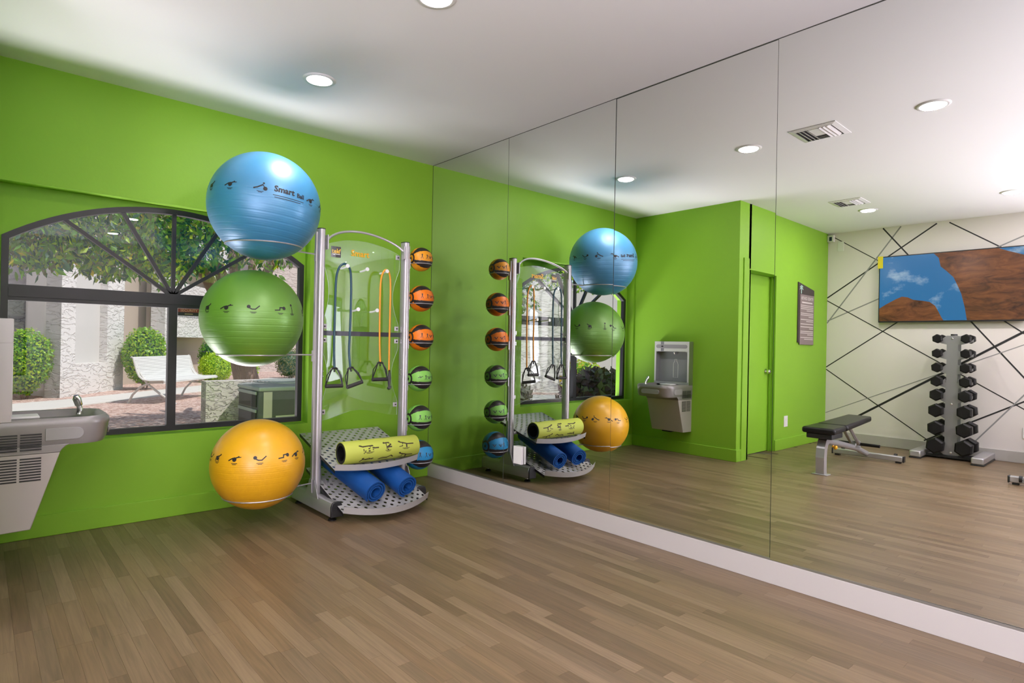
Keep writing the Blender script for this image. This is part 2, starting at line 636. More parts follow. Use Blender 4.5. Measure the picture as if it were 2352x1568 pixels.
# stripes on the far wall (y,z ends, width, black?)
STR = [((-1.366, 2.715), (-1.934, 2.33), .010, 1), ((-1.3335, 1.886), (-2.545, 2.721), .016, 1), ((-1.335, 1.548), (-2.174, 2.735), .016, 0),
       ((-1.978, 2.736), (-3.60, .615), .016, 1), ((-2.667, 2.716), (-3.45, 2.155), .013, 1), ((-1.341, 1.578), (-3.70, 2.64), .014, 0),
       ((-1.3335, 1.849), (-4.1, .01 + .12), .011, 1), ((-1.3335, .964), (-2.25, 1.62), .013, 1), ((-1.3335, .935), (-2.509, .124), .011, 1),
       ((-1.336, .356), (-3.9, 1.54), .009, 0), ((-1.50, .196), (-3.352, 1.429), .025, 1), ((-2.45, .13), (-3.8, .93), .016, 1),
       ((-2.90, .13), (-3.70, 1.19), .014, 0), ((-2.9, 1.78), (-4.4, .56), .013, 1), ((-3.35, 1.43), (-4.4, 2.1), .018, 1), ((-3.6, 2.7), (-5.2, .4), .014, 1),
       ((-4.0, .2), (-5.6, 2.2), .012, 1)]
M_sblk = mat('black_stripe_paint', (.012, .012, .013), .5, bump=(50, .02, .0005))
M_sgry = mat('grey_stripe_paint', (.30, .30, .30), .5, bump=(50, .02, .0005))
for i, (a, b, wd, bk) in enumerate(STR):
    dy, dz = b[0] - a[0], b[1] - a[1]
    L = sqrt(dy * dy + dz * dz)
    ny, nz_ = -dz / L * wd / 2, dy / L * wd / 2
    e = W2 + .0006 + i * .00012
    q = MB()
    q.prism([(a[0] + ny, a[1] + nz_), (a[0] - ny, a[1] - nz_), (b[0] - ny, b[1] - nz_), (b[0] + ny, b[1] + nz_)], W2 + .0001, e, 0)
    q.build('wall_stripe', M_sblk if bk else M_sgry, wall_far, smooth=False)

# ---------------- baseboards
mb = MB()
mb.box((-.0052, YB, 0), (.006, -.001, .1165))
tag(mb.build('baseboard_right', M_base, bevel=.002), 'white baseboard under the mirrors', kind='structure')
mb = MB()
mb.box((WF + .001, -.014, 0), (-.006, -.0002, .128))
tag(mb.build('baseboard_front', M_green, bevel=.004), 'green painted baseboard under the window', kind='structure')
mb = MB()
mb.box((WF + .0002, D1 - .014, 0), (WF + .014, -.015, .128))
tag(mb.build('baseboard_left', M_green, bevel=.004), 'green painted baseboard under the fountain', kind='structure')
mb = MB()
mb.box((W2 + .015, D1 - .014, 0), (DX0 - .01, D1 - .0002, .128))
mb.box((-3.03, D1 - .014, 0), (WF, D1 - .0002, .128))
tag(mb.build('baseboard_alcove', M_green, bevel=.004), 'green painted baseboard beside the closet door', kind='structure')
mb = MB()
mb.box((W2 + .0002, YB, 0), (W2 + .014, D1 - .001, .125))
tag(mb.build('baseboard_far', M_base, bevel=.004), 'white baseboard along the striped wall', kind='structure')

# ---------------- door
mb = MB()
mb.box((-3.145, D1 - .012, 0), (-3.035, D1 - .0002, 2.15))
mb.box((DX0 - .0, D1 - .006, 0), (DX0 + .012, D1 + .2, DZ))
mb.box((DX1 - .012, D1 - .006, 0), (DX1, D1 + .2, DZ))
mb.box((DX0, D1 - .006, DZ - .012), (DX1, D1 + .2, DZ))
mb.box((DX0 + .012, D1 + .105, 0), (DX0 + .03, D1 + .13, DZ - .012))
mb.box((DX1 - .03, D1 + .105, 0), (DX1 - .012, D1 + .13, DZ - .012))
tag(mb.build('trim_1', M_green, bevel=.003), 'green painted frame of the closet door', kind='structure')
mb = MB()
mb.box((DX0 + .014, D1 + .132, .006), (DX1 - .014, D1 + .172, DZ - .014))
door = tag(mb.build('door_1', M_green, bevel=.002), 'plain green closet door with a round metal knob', kind='structure')
kn = MB()
Tk = Matrix.Translation((-3.86, D1 + .132, .93)) @ Matrix.Rotation(R(90), 4, 'X')
kn.lathe([(0, 0), (.032, 0), (.032, .006), (.012, .01), (.012, .03), (.024, .036), (.029, .05), (.024, .062), (0, .066)], 20, Tk)
kn.build('door_knob', M_chrome, door)

# ---------------- window_1 frame and panes


def window(name, y0, cxo, flip, label):
    sgn = -1 if flip else 1
    fr = MB()
    ya, yb = y0, y0 + sgn * .045
    n = 32
    t = .034
    # outer arch frame
    pts_o = [(AX0 + cxo, .553)] + [(AX0 + (AX1 - AX0) * i / n + cxo, arch_z(AX0 + (AX1 - AX0) * i / n)) for i in range(n + 1)] + [(AX1 + cxo, .553)]
    iz = []
    for i in range(n + 1):
        u = AX0 + t + (AX1 - AX0 - 2 * t) * i / n
        iz.append((u + cxo, arch_z(u, .034)))
    pts_i = [(AX0 + t + cxo, .587)] + iz + [(AX1 - t + cxo, .587)]
    m_ = len(pts_o)
    for i in range(m_):
        j = (i + 1) % m_
        poly = [pts_o[i], pts_o[j], pts_i[j], pts_i[i]]
        fr.prism(poly, ya, yb, 1)
    zt0, zt1 = 1.378, 1.470
    fr.box((AX0 + t + cxo, ya, zt0), (AX1 - t + cxo, yb, zt1))
    fr.box((AX0 + t + cxo, ya - sgn * .008, zt0 + .022), (AX1 - t + cxo, ya, zt1 - .022))
    cxm = -2.006 + cxo
    fr.box((cxm - .026, ya - sgn * .002, .587), (cxm + .026, yb, zt0))
    for sx, sz in ((-2.60, 1.876), (-2.30, 1.968), (-2.006, 2.000), (-1.715, 1.945), (-1.425, 1.852)):
        ax, az = sx + cxo, sz
        dx, dz = ax - cxm, az - 1.47
        L = sqrt(dx * dx + dz * dz)
        nx_, nz2 = -dz / L * .011, dx / L * .011
        fr.prism([(cxm + nx_, 1.455 + nz2), (cxm - nx_, 1.455 - nz2), (ax - nx_, az + .006 - nz2), (ax + nx_, az + .006 + nz2)], ya + sgn * .004, yb - sgn * .008, 1)
    f = fr.build(name, M_dark, smooth=False)
    tag(f, label, kind='structure')
    gm = glassy('window_glass', (.97, .985, .98), .75)
    ym = y0 + sgn * .026

    def pane(x0, x1):
        q = MB()
        q.box((x0, ym, .588), (x1, ym + sgn * .003, zt0 - .0005))
        q.build('pane', gm, f, smooth=False)
    pane(AX0 + t + cxo, cxm - .0265)
    pane(cxm + .0265, AX1 - t + cxo)
    ang = [R(180), atan2(1.876 - 1.47, -2.60 + 2.006), atan2(1.968 - 1.47, -2.30 + 2.006), R(90), atan2(1.945 - 1.47, -1.715 + 2.006), atan2(1.852 - 1.47, -1.425 + 2.006), 0]

    def hit(a):
        for k in range(400):
            rr = k * .003
            px, pz = -2.006 + rr * cos(a), 1.471 + rr * sin(a)
            if px < AX0 + t or px > AX1 - t or pz > arch_z(min(max(px, AX0), AX1), .034):
                return (px, pz)
        return (px, pz)
    for a0, a1 in zip(ang[:-1], ang[1:]):
        q = MB()
        steps = 10
        poly = [(-2.006 + cxo, 1.471)]
        for k in range(steps + 1):
            px, pz = hit(a0 + (a1 - a0) * k / steps)
            poly.append((px + cxo, pz))
        q.prism(poly, ym, ym + sgn * .003, 1)
        q.build('pane', gm, f, smooth=False)
    return f


mb = MB()
for (a, b, c_, d_) in ((-6.85, .25, -6.79, 2.1), (-4.71, .25, -4.65, 2.1), (-6.79, .25, -4.71, .31), (-6.79, 2.04, -4.71, 2.1), (-5.78, .31, -5.72, 2.04)):
    mb.box((W2 - .12, a, b), (W2 - .07, c_, d_))
w3 = tag(mb.build('added_window_3', M_dark, smooth=False), 'wide dark framed window in the striped wall behind the camera', kind='structure')  # window added out of view as an opening for the fill light
for (a, b) in ((-6.79, -5.78), (-5.72, -4.71)):
    q = MB()
    q.box((W2 - .10, a, .31), (W2 - .097, b, 2.04))
    q.build('pane', glassy('window_glass', (.97, .985, .98), .75), w3, smooth=False)
win1 = window('window_1', WD + .002 - .012, 0, False, 'black framed arched window with a sunburst top')
window('window_2', YB - WD + .010, -1.3, True, 'black framed arched window behind the camera')
# alarm company sticker on the glass
q = MB()
q.box((-1.972, .112, 1.352), (-1.835, .1145, 1.376), 0)
q.box((-1.972, .112, 1.328), (-1.835, .1145, 1.3519), 1)
st = q.build('security_sticker', [mat('sticker_red', (.20, .035, .02), .5, bump=(50, .01, .0005)), M_blk], win1, smooth=False)
q = MB()
vs, fs = text2d('SECURITY', .024)
q.add([(-1.904 + v[0], .1115, 1.3635 + v[1]) for v in vs], fs)
q.box((-1.93, .1113, 1.338), (-1.88, .1116, 1.342))
q.build('lettering', mat('sticker_gold', (.55, .42, .22), .5, bump=(50, .01, .0005)), st, smooth=False)

# ---------------- mirrors
MY = [-.004, -1.0155, -2.0369, -3.0626, -4.085, -5.105, -6.125]
TILT = {2: (.00108692, .00266649), 3: (-.00571071, .0018432)}
NAMES = ['narrow-looking first mirror panel beside the window wall corner', 'second mirror panel from the corner, showing the blue exercise ball edge',
         'third mirror panel from the corner, showing the drinking fountain', 'large mirror panel at right, showing the television and dumbbell rack',
         'mirror panel beyond the right edge of the view', 'last mirror panel behind the camera']
ZC = 1.37
for i in range(6):
    ya, yb = MY[i] - .0018, MY[i + 1] + .0018
    yc = -(2.0369 + 3.0626) / 2 if i == 2 else (-3.5626 if i == 3 else (ya + yb) / 2)
    q = MB()
    z0, z1 = .121, 2.7355
    if i == 3:
        z1 = 2.7345
    q.box((0, ya - yc, z0 - ZC), (.004, yb - yc, z1 - ZC), 1)
    # silvered face
    q.m[5] = 0
    o = q.build('mirror_panel', [M_mirror, M_medge], smooth=False)
    for pl in o.data.polygons:
        pl.material_index = 0 if pl.normal.x < -.5 else 1
    o.location = (0, yc, ZC)
    if i in TILT:
        a, b = TILT[i]
        n_ = Vector((-1, a, b)).normalized()
        o.rotation_euler = Vector((-1, 0, 0)).rotation_difference(n_).to_euler()
    tag(o, NAMES[i], 'mirror')
mb = MB()
mb.box((-.0045, -6.12, .1172), (.006, -.003, .1206))
mb.box((-.0045, -6.12, .1206), (-.003, -.003, .128))
tag(mb.build('trim_2', M_trim, smooth=False), 'thin metal channel holding the bottom of the mirrors', kind='structure')

mb = MB()
mb.box((-.001, -6.12, 2.7362), (.019, -.003, 2.7398))  # dark strips put in to draw the gaps around the mirrors
mb.box((-.001, -.0035, .122), (.005, -.0005, 2.7398))
for yy in MY[1:6]:
    mb.box((.0055, yy - .004, .121), (.0085, yy + .004, 2.735))
tag(mb.build('trim_3', mat('dark_gap_strip', (.05, .055, .045), .5, bump=(60, .05, .001)), smooth=False), 'dark sealant joint around the mirror edges', kind='structure')

# outlet cover on the mirror and other plates


def plate(name, x, y, z, wy, hz, nrm, label, depth=.007, toggles=2, cat='outlet'):
    t = thing(name, label, cat, (x, y, z))
    q = MB()
    if nrm == 'x-':
        q.box((x - depth, y - wy / 2, z - hz / 2), (x - .0002, y + wy / 2, z + hz / 2))
        fx = x - depth
        q.build('cover_plate', M_wplast, t, bevel=.002)
        for s in range(toggles):
            q = MB()
            zz = z + (s - (toggles - 1) / 2) * .045
            q.box((fx - .0015, y - .016, zz - .016), (fx + .0005, y + .016, zz + .016))
            q.build('socket', mat('socket_white', (.75, .74, .72), .4, bump=(60, .01, .0005)), t, bevel=.002)
    elif nrm == 'y-':
        q.box((x - wy / 2, y - depth, z - hz / 2), (x + wy / 2, y - .0002, z + hz / 2))
        q.build('cover_plate', M_wplast, t, bevel=.002)
        for s in range(toggles):
            q = MB()
            zz = z + (s - (toggles - 1) / 2) * .045
            q.box((x - .016, y - depth - .0015, zz - .016), (x + .016, y - depth + .0005, zz + .016))
            q.build('socket', mat('socket_white'), t, bevel=.002)
    else:
        q.box((x + .0002, y - wy / 2, z - hz / 2), (x + depth, y + wy / 2, z + hz / 2))
        q.build('cover_plate', M_wplast, t, bevel=.002)
    return t


plate('outlet_cover', -.001, -1.196, .362, .088, .128, 'x-', 'white outlet box mounted low on the mirror beside the rack reflection', depth=.022, toggles=0)
plate('wall_outlet', -4.266, D1, .327, .10, .13, 'y-', 'white outlet plate low on the green wall right of the closet door')
plate('wall_plate', W2, -1.49, 2.56, .075, .125, 'x+', 'small blank white plate high on the striped wall', toggles=0, cat='wall plate')
plate('wall_plate', W2, -3.40, .33, .09, .12, 'x+', 'grey outlet plate low on the striped wall at the right edge', toggles=0, cat='wall plate')

# motion sensor in the corner
t = thing('motion_sensor', 'small white corner motion sensor where green and striped walls meet the ceiling', 'sensor', (W2 + .03, D1 - .03, 2.66))
q = MB()
q.box((W2 + .001, D1 - .085, 2.625), (W2 + .045, D1 - .002, 2.715))
q.build('housing', M_wplast, t, bevel=.006)
q = MB()
q.box((W2 + .045, D1 - .062, 2.638), (W2 + .048, D1 - .028, 2.692))
q.build('lens', mat('sensor_lens', (.02, .03, .09), .2, bump=(50, .01, .0005)), t, bevel=.001)

# ---------------- ceiling lights
LIGHTS = [(-1.48, -.968, 'recessed ceiling light nearest the window wall'), (-1.463, -2.166, 'recessed ceiling light cut off by the top edge of the photo'),
          (-1.49, -3.388, 'recessed ceiling light reflected at upper right in the large mirror panel'), (-4.328, -2.164, 'recessed ceiling light reflected beside the far air vent'),
          (-4.393, -3.386, 'recessed ceiling light reflected at the far right edge of the mirror'),
          (-1.48, -4.60, 'recessed ceiling light beside the camera'), (-4.36, -4.60, 'recessed ceiling light behind the camera near the striped wall'),
          (-2.93, -5.4, 'recessed ceiling light behind the camera in the room centre'), (-1.48, -6.1, 'recessed ceiling light by the back wall near the mirrors'), (-4.36, -6.1, 'recessed ceiling light by the back wall near the striped wall')]
M_lens = mat('lamp_lens', (.9, .9, .9), .5, emit=(1, .97, .92), estr=9, bump=(80, .01, .0005))
M_ltrim = mat('lamp_trim', (.84, .83, .81), .4, bump=(80, .01, .0005))
l0 = thing('ceiling_light', LIGHTS[0][2], 'ceiling light', (LIGHTS[0][0], LIGHTS[0][1], H))
q = MB()
q.lathe([(.074, -.0075), (.079, -.0085), (.090, -.006), (.096, -.0005), (.074, -.0005), (.074, -.0075)], 40, Matrix.Translation(l0.location))
q.build('trim_ring', M_ltrim, l0)
q = MB()
q.lathe([(0, -.004), (.06, -.004), (.0735, -.0045), (.0735, -.001), (0, -.001)], 40, Matrix.Translation(l0.location))
q.build('lens', M_lens, l0)
for i, (lx, ly, lab) in enumerate(LIGHTS):
    if i:
        dup(l0, (lx, ly, H), label=lab)
    area('downlight', (lx, ly, H - .012), (0, 0, 0), .13, .13, LAMP_W, 'DISK', (1, .90, .93))

# ---------------- air vents


def vent(cx, cy2, s, label):
    t = thing('ceiling_vent', label, 'vent', (cx, cy2, H))
    h = s / 2
    q = MB()
    z0 = H - .012
    for a in (0, 1, 2, 3):
        T = Matrix.Translation((cx, cy2, 0)) @ Matrix.Rotation(a * pi / 2, 4, 'Z')
        q.add([(-h, -h, H - .0005), (h, -h, H - .0005), (h - .035, -h + .035, z0), (-h + .035, -h + .035, z0), (-h, -h, H - .004), (h, -h, H - .004)],
              [(4, 5, 2, 3), (0, 1, 5, 4)], 0, T)
    q.build('frame', M_ltrim, t, smooth=False)
    q = MB()
    q.box((cx - h + .03, cy2 - h + .03, H - .0035), (cx + h - .03, cy2 + h - .03, H - .001))
    q.build('duct', mat('duct_dark', (.05, .05, .05), .7, bump=(30, .02, .001)), t, smooth=False)
    hi = h - .036
    # four-way louvres: two banks of slats along x, two along y
    def slat(a, b, dirn):
        q = MB()
        a = Vector(a)
        b = Vector(b)
        d = (b - a).normalized()
        side = Vector(dirn)
        q.add([a, b, b + side * .020 + Vector((0, 0, -.012)), a + side * .020 + Vector((0, 0, -.012)),
               a + Vector((0, 0, -.0015)), b + Vector((0, 0, -.0015)), b + side * .020 + Vector((0, 0, -.0135)), a + side * .020 + Vector((0, 0, -.0135))],
              [(0, 1, 2, 3), (7, 6, 5, 4), (0, 4, 5, 1), (1, 5, 6, 2), (2, 6, 7, 3), (3, 7, 4, 0)])
        q.build('slat', M_ltrim, t, smooth=False)
    zz = H - .004
    for k in range(3):
        o_ = .012 + k * .026
        slat((cx - hi, cy2 + hi - o_, zz), (cx + hi, cy2 + hi - o_, zz), (0, -1, 0))
        slat((cx + hi, cy2 - hi + o_, zz), (cx - hi, cy2 - hi + o_, zz), (0, 1, 0))
    for k in range(3):
        o_ = .012 + k * .026
        slat((cx - hi + o_, cy2 - hi + .085, zz), (cx - hi + o_, cy2 + hi - .085, zz), (1, 0, 0))
    q = MB()
    q.box((cx - hi + .088, cy2 - hi + .085, H - .014), (cx + hi, cy2 + hi - .085, H - .011))
    q.build('centre_plate', M_ltrim, t, bevel=.002)


vent(-1.495, -2.706, .315, 'white ceiling vent reflected at upper right in the mirror, the nearer one')
vent(-3.82, -2.14, .31, 'white ceiling vent reflected above the television, the farther one')
# ------------------------------------------------------------------ exercise rack
RX0, RX1 = -1.2408, -.5544
RY0, RY1 = -.4905, -.4647


def ry(x):
    return RY0 + (RY1 - RY0) * (x - RX0) / (RX1 - RX0)


rack = thing('exercise_rack', 'silver equipment rack with clear panel, perforated shelves and ball rings', 'rack', (-.90, -.48, 0))
rang = atan2(RY1 - RY0, RX1 - RX0)


def oval(cx, cy_, a, b, n=28, p=2.6, rot=0.0):
    out = []
    for i in range(n):
        t = 2 * pi * i / n
        c, s_ = cos(t), sin(t)
        x = a * math.copysign(abs(c) ** (2 / p), c)
        y = b * math.copysign(abs(s_) ** (2 / p), s_)
        out.append((cx + x * cos(rot) - y * sin(rot), cy_ + x * sin(rot) + y * cos(rot)))
    return out


for (px, py, top) in ((RX0, RY0, 1.936), (RX1, RY1, 1.930)):
    q = MB()
    q.prism(oval(px, py, .027, .037, rot=rang), .112, top, 2)
    q.prism([(px - .036, py - .012), (px - .025, py - .012), (px - .025, py + .012), (px - .036, py + .012)] if px < -.9 else
            [(px + .025, py - .012), (px + .036, py - .012), (px + .036, py + .012), (px + .025, py + .012)], .14, top - .02, 2)
    pst = q.build('post', M_silver, rack)
    q = MB()
    q.prism(oval(px, py, .0275, .0375, rot=rang), top, top + .006, 2)
    q.build('end_cap', M_blk, pst)
    # screw pairs on the post
    for zz in (.93, .965, 1.19, 1.25, top - .06, top - .10):
        q = MB()
        xx = px + (.028 if px < -.9 else -.028)
        q.lathe([(0, 0), (.006, 0), (.006, .003), (0, .004)], 10, Matrix.Translation((xx - (0 if px < -.9 else 0), py - .012, zz)) @ Matrix.Rotation(R(90 if px < -.9 else -90), 4, 'Y'))
        q.build('screw', M_chrome, pst)
# feet
for px, y0, y1 in ((RX0 + .012, -.135, -.775), (RX1 - .005, -.115, -.745)):
    a, b = .038, .048
    prof = [(-a, -b), (a, -b), (a, b - .03), (a * .78, b - .008), (a * .4, b), (-a * .4, b), (-a * .78, b - .008), (-a, b - .03)]
    q = MB()
    q.prism([(px + u, .082 + v) for u, v in prof], y0, y1, 1)
    ft = q.build('foot', M_silver, rack, bevel=.003)
    q = MB()
    q.prism([(px + u * 1.05, .082 + v * 1.04) for u, v in prof], y1, y1 - .016, 1)
    q.build('end_cap', M_blk, ft, bevel=.004)
    for gy in (y0 - .05, y1 + .05):
        q = MB()
        T = Matrix.Translation((px, gy, 0))
        q.lathe([(0, 0), (.027, 0), (.027, .006), (.020, .014), (.008, .018), (0, .018)], 20, T)
        q.build('glide', M_blkrub, ft)
        q = MB()
        q.lathe([(.007, .017), (.007, .036), (0, .036)], 10, T)
        q.build('stem', M_chrome, ft)
    # gusset plates on both sides of the post
    for s_ in (-1, 1):
        xx = px + s_ * (a + .002)
        q = MB()
        py = RY0 if px < -.9 else RY1
        q.prism([(py - .10, .115), (py + .10, .115), (py + .04, .23), (py - .04, .23)], xx - .002, xx + .002, 0)
        q.build('gusset', M_silver, ft, smooth=False)
# hoop at the top
q = MB()
pts = []
for i in range(21):
    t = i / 20
    x = RX0 + .035 + (RX1 - RX0 - .07) * t
    z = 1.862 + .112 * (1 - (2 * t - 1) ** 2) ** .8
    pts.append((x, ry(x) - .03 + .10 * (1 - (2 * t - 1) ** 2), z))
q.tube(pts, .0085, 12)
hoop = q.build('top_hoop', M_silver, rack)
for x in (RX0 + .034, RX1 - .034):
    q = MB()
    q.box((x - .004, ry(x) - .05, 1.80), (x + .004, ry(x) - .012, 1.90))
    q.build('bracket', M_silver, rack, bevel=.002)
# clear panel
PX0, PX1 = RX0 + .034, RX1 - .036


def px_y(x):
    t = (x - PX0) / (PX1 - PX0)
    return ry(x) + .018 + .045 * (1 - (2 * t - 1) ** 2)


out = []
n = 20
for i in range(n + 1):     # top edge left to right
    t = i / n
    out.append((PX0 + (PX1 - PX0) * t, 1.832 + .075 * (1 - (2 * t - 1) ** 2) ** .9))
for (za, zb) in ((1.72, 1.30), (1.12, .73)):      # right notches going down
    for i in range(11):
        t = i / 10
        out.append((PX1 - .045 * sin(pi * t), za + (zb - za) * t))
out.append((PX1, .625))
for i in range(n + 1):
    t = 1 - i / n
    out.append((PX0 + (PX1 - PX0) * t, .622 + .026 * (1 - cos(2 * pi * t))))
for (za, zb) in ((.73, 1.12), (1.30, 1.72)):
    for i in range(11):
        t = i / 10
        out.append((PX0 + .048 * sin(pi * t), za + (zb - za) * t))
# triangulated curved sheet built in columns
q = MB()
cols = 24
TH = .006


def z_range(x):
    # top and bottom, plus side notch clipping
    t = (x - PX0) / (PX1 - PX0)
    zt = 1.832 + .075 * (max(0, 1 - (2 * t - 1) ** 2)) ** .9
    zb = .622 + .026 * (1 - cos(2 * pi * t))
    return zb, zt


rows = 60
ZR0, ZR1 = .622, 1.907


def xl(z):
    for (za, zb) in ((.73, 1.12), (1.30, 1.72)):
        if za < z < zb:
            return .048 * sin(pi * (z - za) / (zb - za))
    return 0.0


grid = []
for r_ in range(rows + 1):
    v = r_ / rows
    row = []
    for c_ in range(cols + 1):
        t = c_ / cols
        zb, zt = z_range(PX0 + (PX1 - PX0) * t)
        z = zb + (zt - zb) * v
        o_ = xl(z)
        x = PX0 + o_ + (PX1 - PX0 - 2 * o_) * t
        row.append((x, px_y(x), z))
    grid.append(row)
W_ = cols + 1
vsF = [p for row in grid for p in row]
vsB = [(p[0], p[1] + TH, p[2]) for p in vsF]
fs = []
for r_ in range(rows):
    for c_ in range(cols):
        a = r_ * W_ + c_
        fs.append((a, a + 1, a + W_ + 1, a + W_))
nV = len(vsF)
q.add(vsF + vsB, fs + [tuple(i + nV for i in reversed(f)) for f in fs], 0)
per = [(0, c_) for c_ in range(cols)] + [(r_, cols) for r_ in range(rows)] + [(rows, c_) for c_ in range(cols, 0, -1)] + [(r_, 0) for r_ in range(rows, 0, -1)]
idx = [r_ * W_ + c_ for r_, c_ in per]
o0 = len(q.v) - 2 * nV
for i in range(len(idx)):
    a, b = idx[i] + o0, idx[(i + 1) % len(idx)] + o0
    q.f.append((a, b, b + nV, a + nV))
    q.m.append(1)
M_acr = glassy('clear_acrylic', (.955, .975, .965), 1.15, .01)
M_acre = mat('acrylic_edge', (.62, .72, .64), .2, spec=.8, bump=(80, .01, .0002))
panel = q.build('clear_panel', [M_acr, M_acre], rack)
for (zz, side) in ((1.815, 1), (1.845, 0), (1.275, 0), (1.18, 0), (1.275, 1), (1.18, 1), (.68, 0), (.70, 1)):
    xx = PX0 + .016 if side == 0 else PX1 - .016
    q = MB()
    q.box((xx - .020, px_y(xx) - .006, zz - .017), (xx + .016, px_y(xx) - .001, zz + .017))
    br = q.build('clamp', M_silver, rack, bevel=.002)
    q = MB()
    q.lathe([(0, 0), (.006, 0), (.006, .004), (0, .005)], 10, Matrix.Translation((xx, px_y(xx) - .006, zz)) @ Matrix.Rotation(R(90), 4, 'X'))
    q.build('screw', M_blk, br)
# black cross strap
q = MB()
pts = []
for i in range(9):
    x = RX0 + .026 + (RX1 - RX0 - .052) * i / 8
    q_ = px_y(min(max(x, PX0), PX1)) - .012
    pts.append((x, q_))
for (x0, y0), (x1, y1) in zip(pts[:-1], pts[1:]):
    q.add([(x0, y0, 1.212), (x1, y1, 1.212), (x1, y1, 1.245), (x0, y0, 1.245), (x0, y0 + .005, 1.212), (x1, y1 + .005, 1.212), (x1, y1 + .005, 1.245), (x0, y0 + .005, 1.245)],
          [(0, 1, 2, 3), (7, 6, 5, 4), (3, 2, 6, 7), (4, 5, 1, 0)])
q.build('cross_strap', mat('strap_black', (.02, .022, .03), .4, bump=(100, .02, .0005)), rack)
# logo square and word
lx0, lx1, lz0, lz1 = -1.142, -1.068, 1.765, 1.842
ly = px_y(-1.1) - .0012
q = MB()
q.box((lx0, ly, lz0), (lx1, ly + .0008, lz1), 0)
q.box((lx0 + .006, ly - .0004, lz0 + .020), (lx1 - .006, ly, lz0 + .024), 1)
lg = q.build('maker_label', [mat('label_charcoal', (.055, .05, .05), .5, bump=(80, .01, .0005)), M_wplast], rack, smooth=False)
q = MB()
vs, fs = text2d('tek', .046, .0012)
q.add([(-1.108 + v[0] * .95, ly - .0006, 1.808 + v[1]) for v in vs], fs)
q.add([(-1.083, ly - .0006, 1.792), (-1.080, ly - .0006, 1.790), (-1.070, ly - .0006, 1.826), (-1.078, ly - .0006, 1.824)], [(0, 1, 2, 3)])
q.build('lettering', mat('label_yellow', (.85, .55, .08), .5, bump=(80, .01, .0005)), lg, smooth=False)
q = MB()
vs, fs = text2d('Smart', .062, .0014)
q.add([(-.905 + v[0], px_y(-.905 + v[0]) - .0015, 1.812 + v[1]) for v in vs], fs)
q.build('lettering', mat('label_amber', (.80, .42, .02), .5, bump=(80, .01, .0005)), rack, smooth=False)
# clear pegs
M_peg = mat('clear_peg', (.80, .82, .80), .12, spec=.9, coat=.5, bump=(50, .02, .0005))
PEGS = [(-1.062, 1.690), (-.900, 1.684), (-.742, 1.684), (-.968, 1.392), (-.815, 1.392)]
for (x, z) in PEGS:
    q = MB()
    y = px_y(x) - .002
    q.tube([(x, y, z), (x, y - .055, z + .003), (x, y - .10, z + .010)], .0075, 10)
    q.lathe([(0, 0), (.014, 0), (.014, .006), (0, .006)], 14, Matrix.Translation((x, y - .10, z + .010)) @ Matrix.Rotation(R(85), 4, 'X'))
    q.build('peg', M_peg, rack)


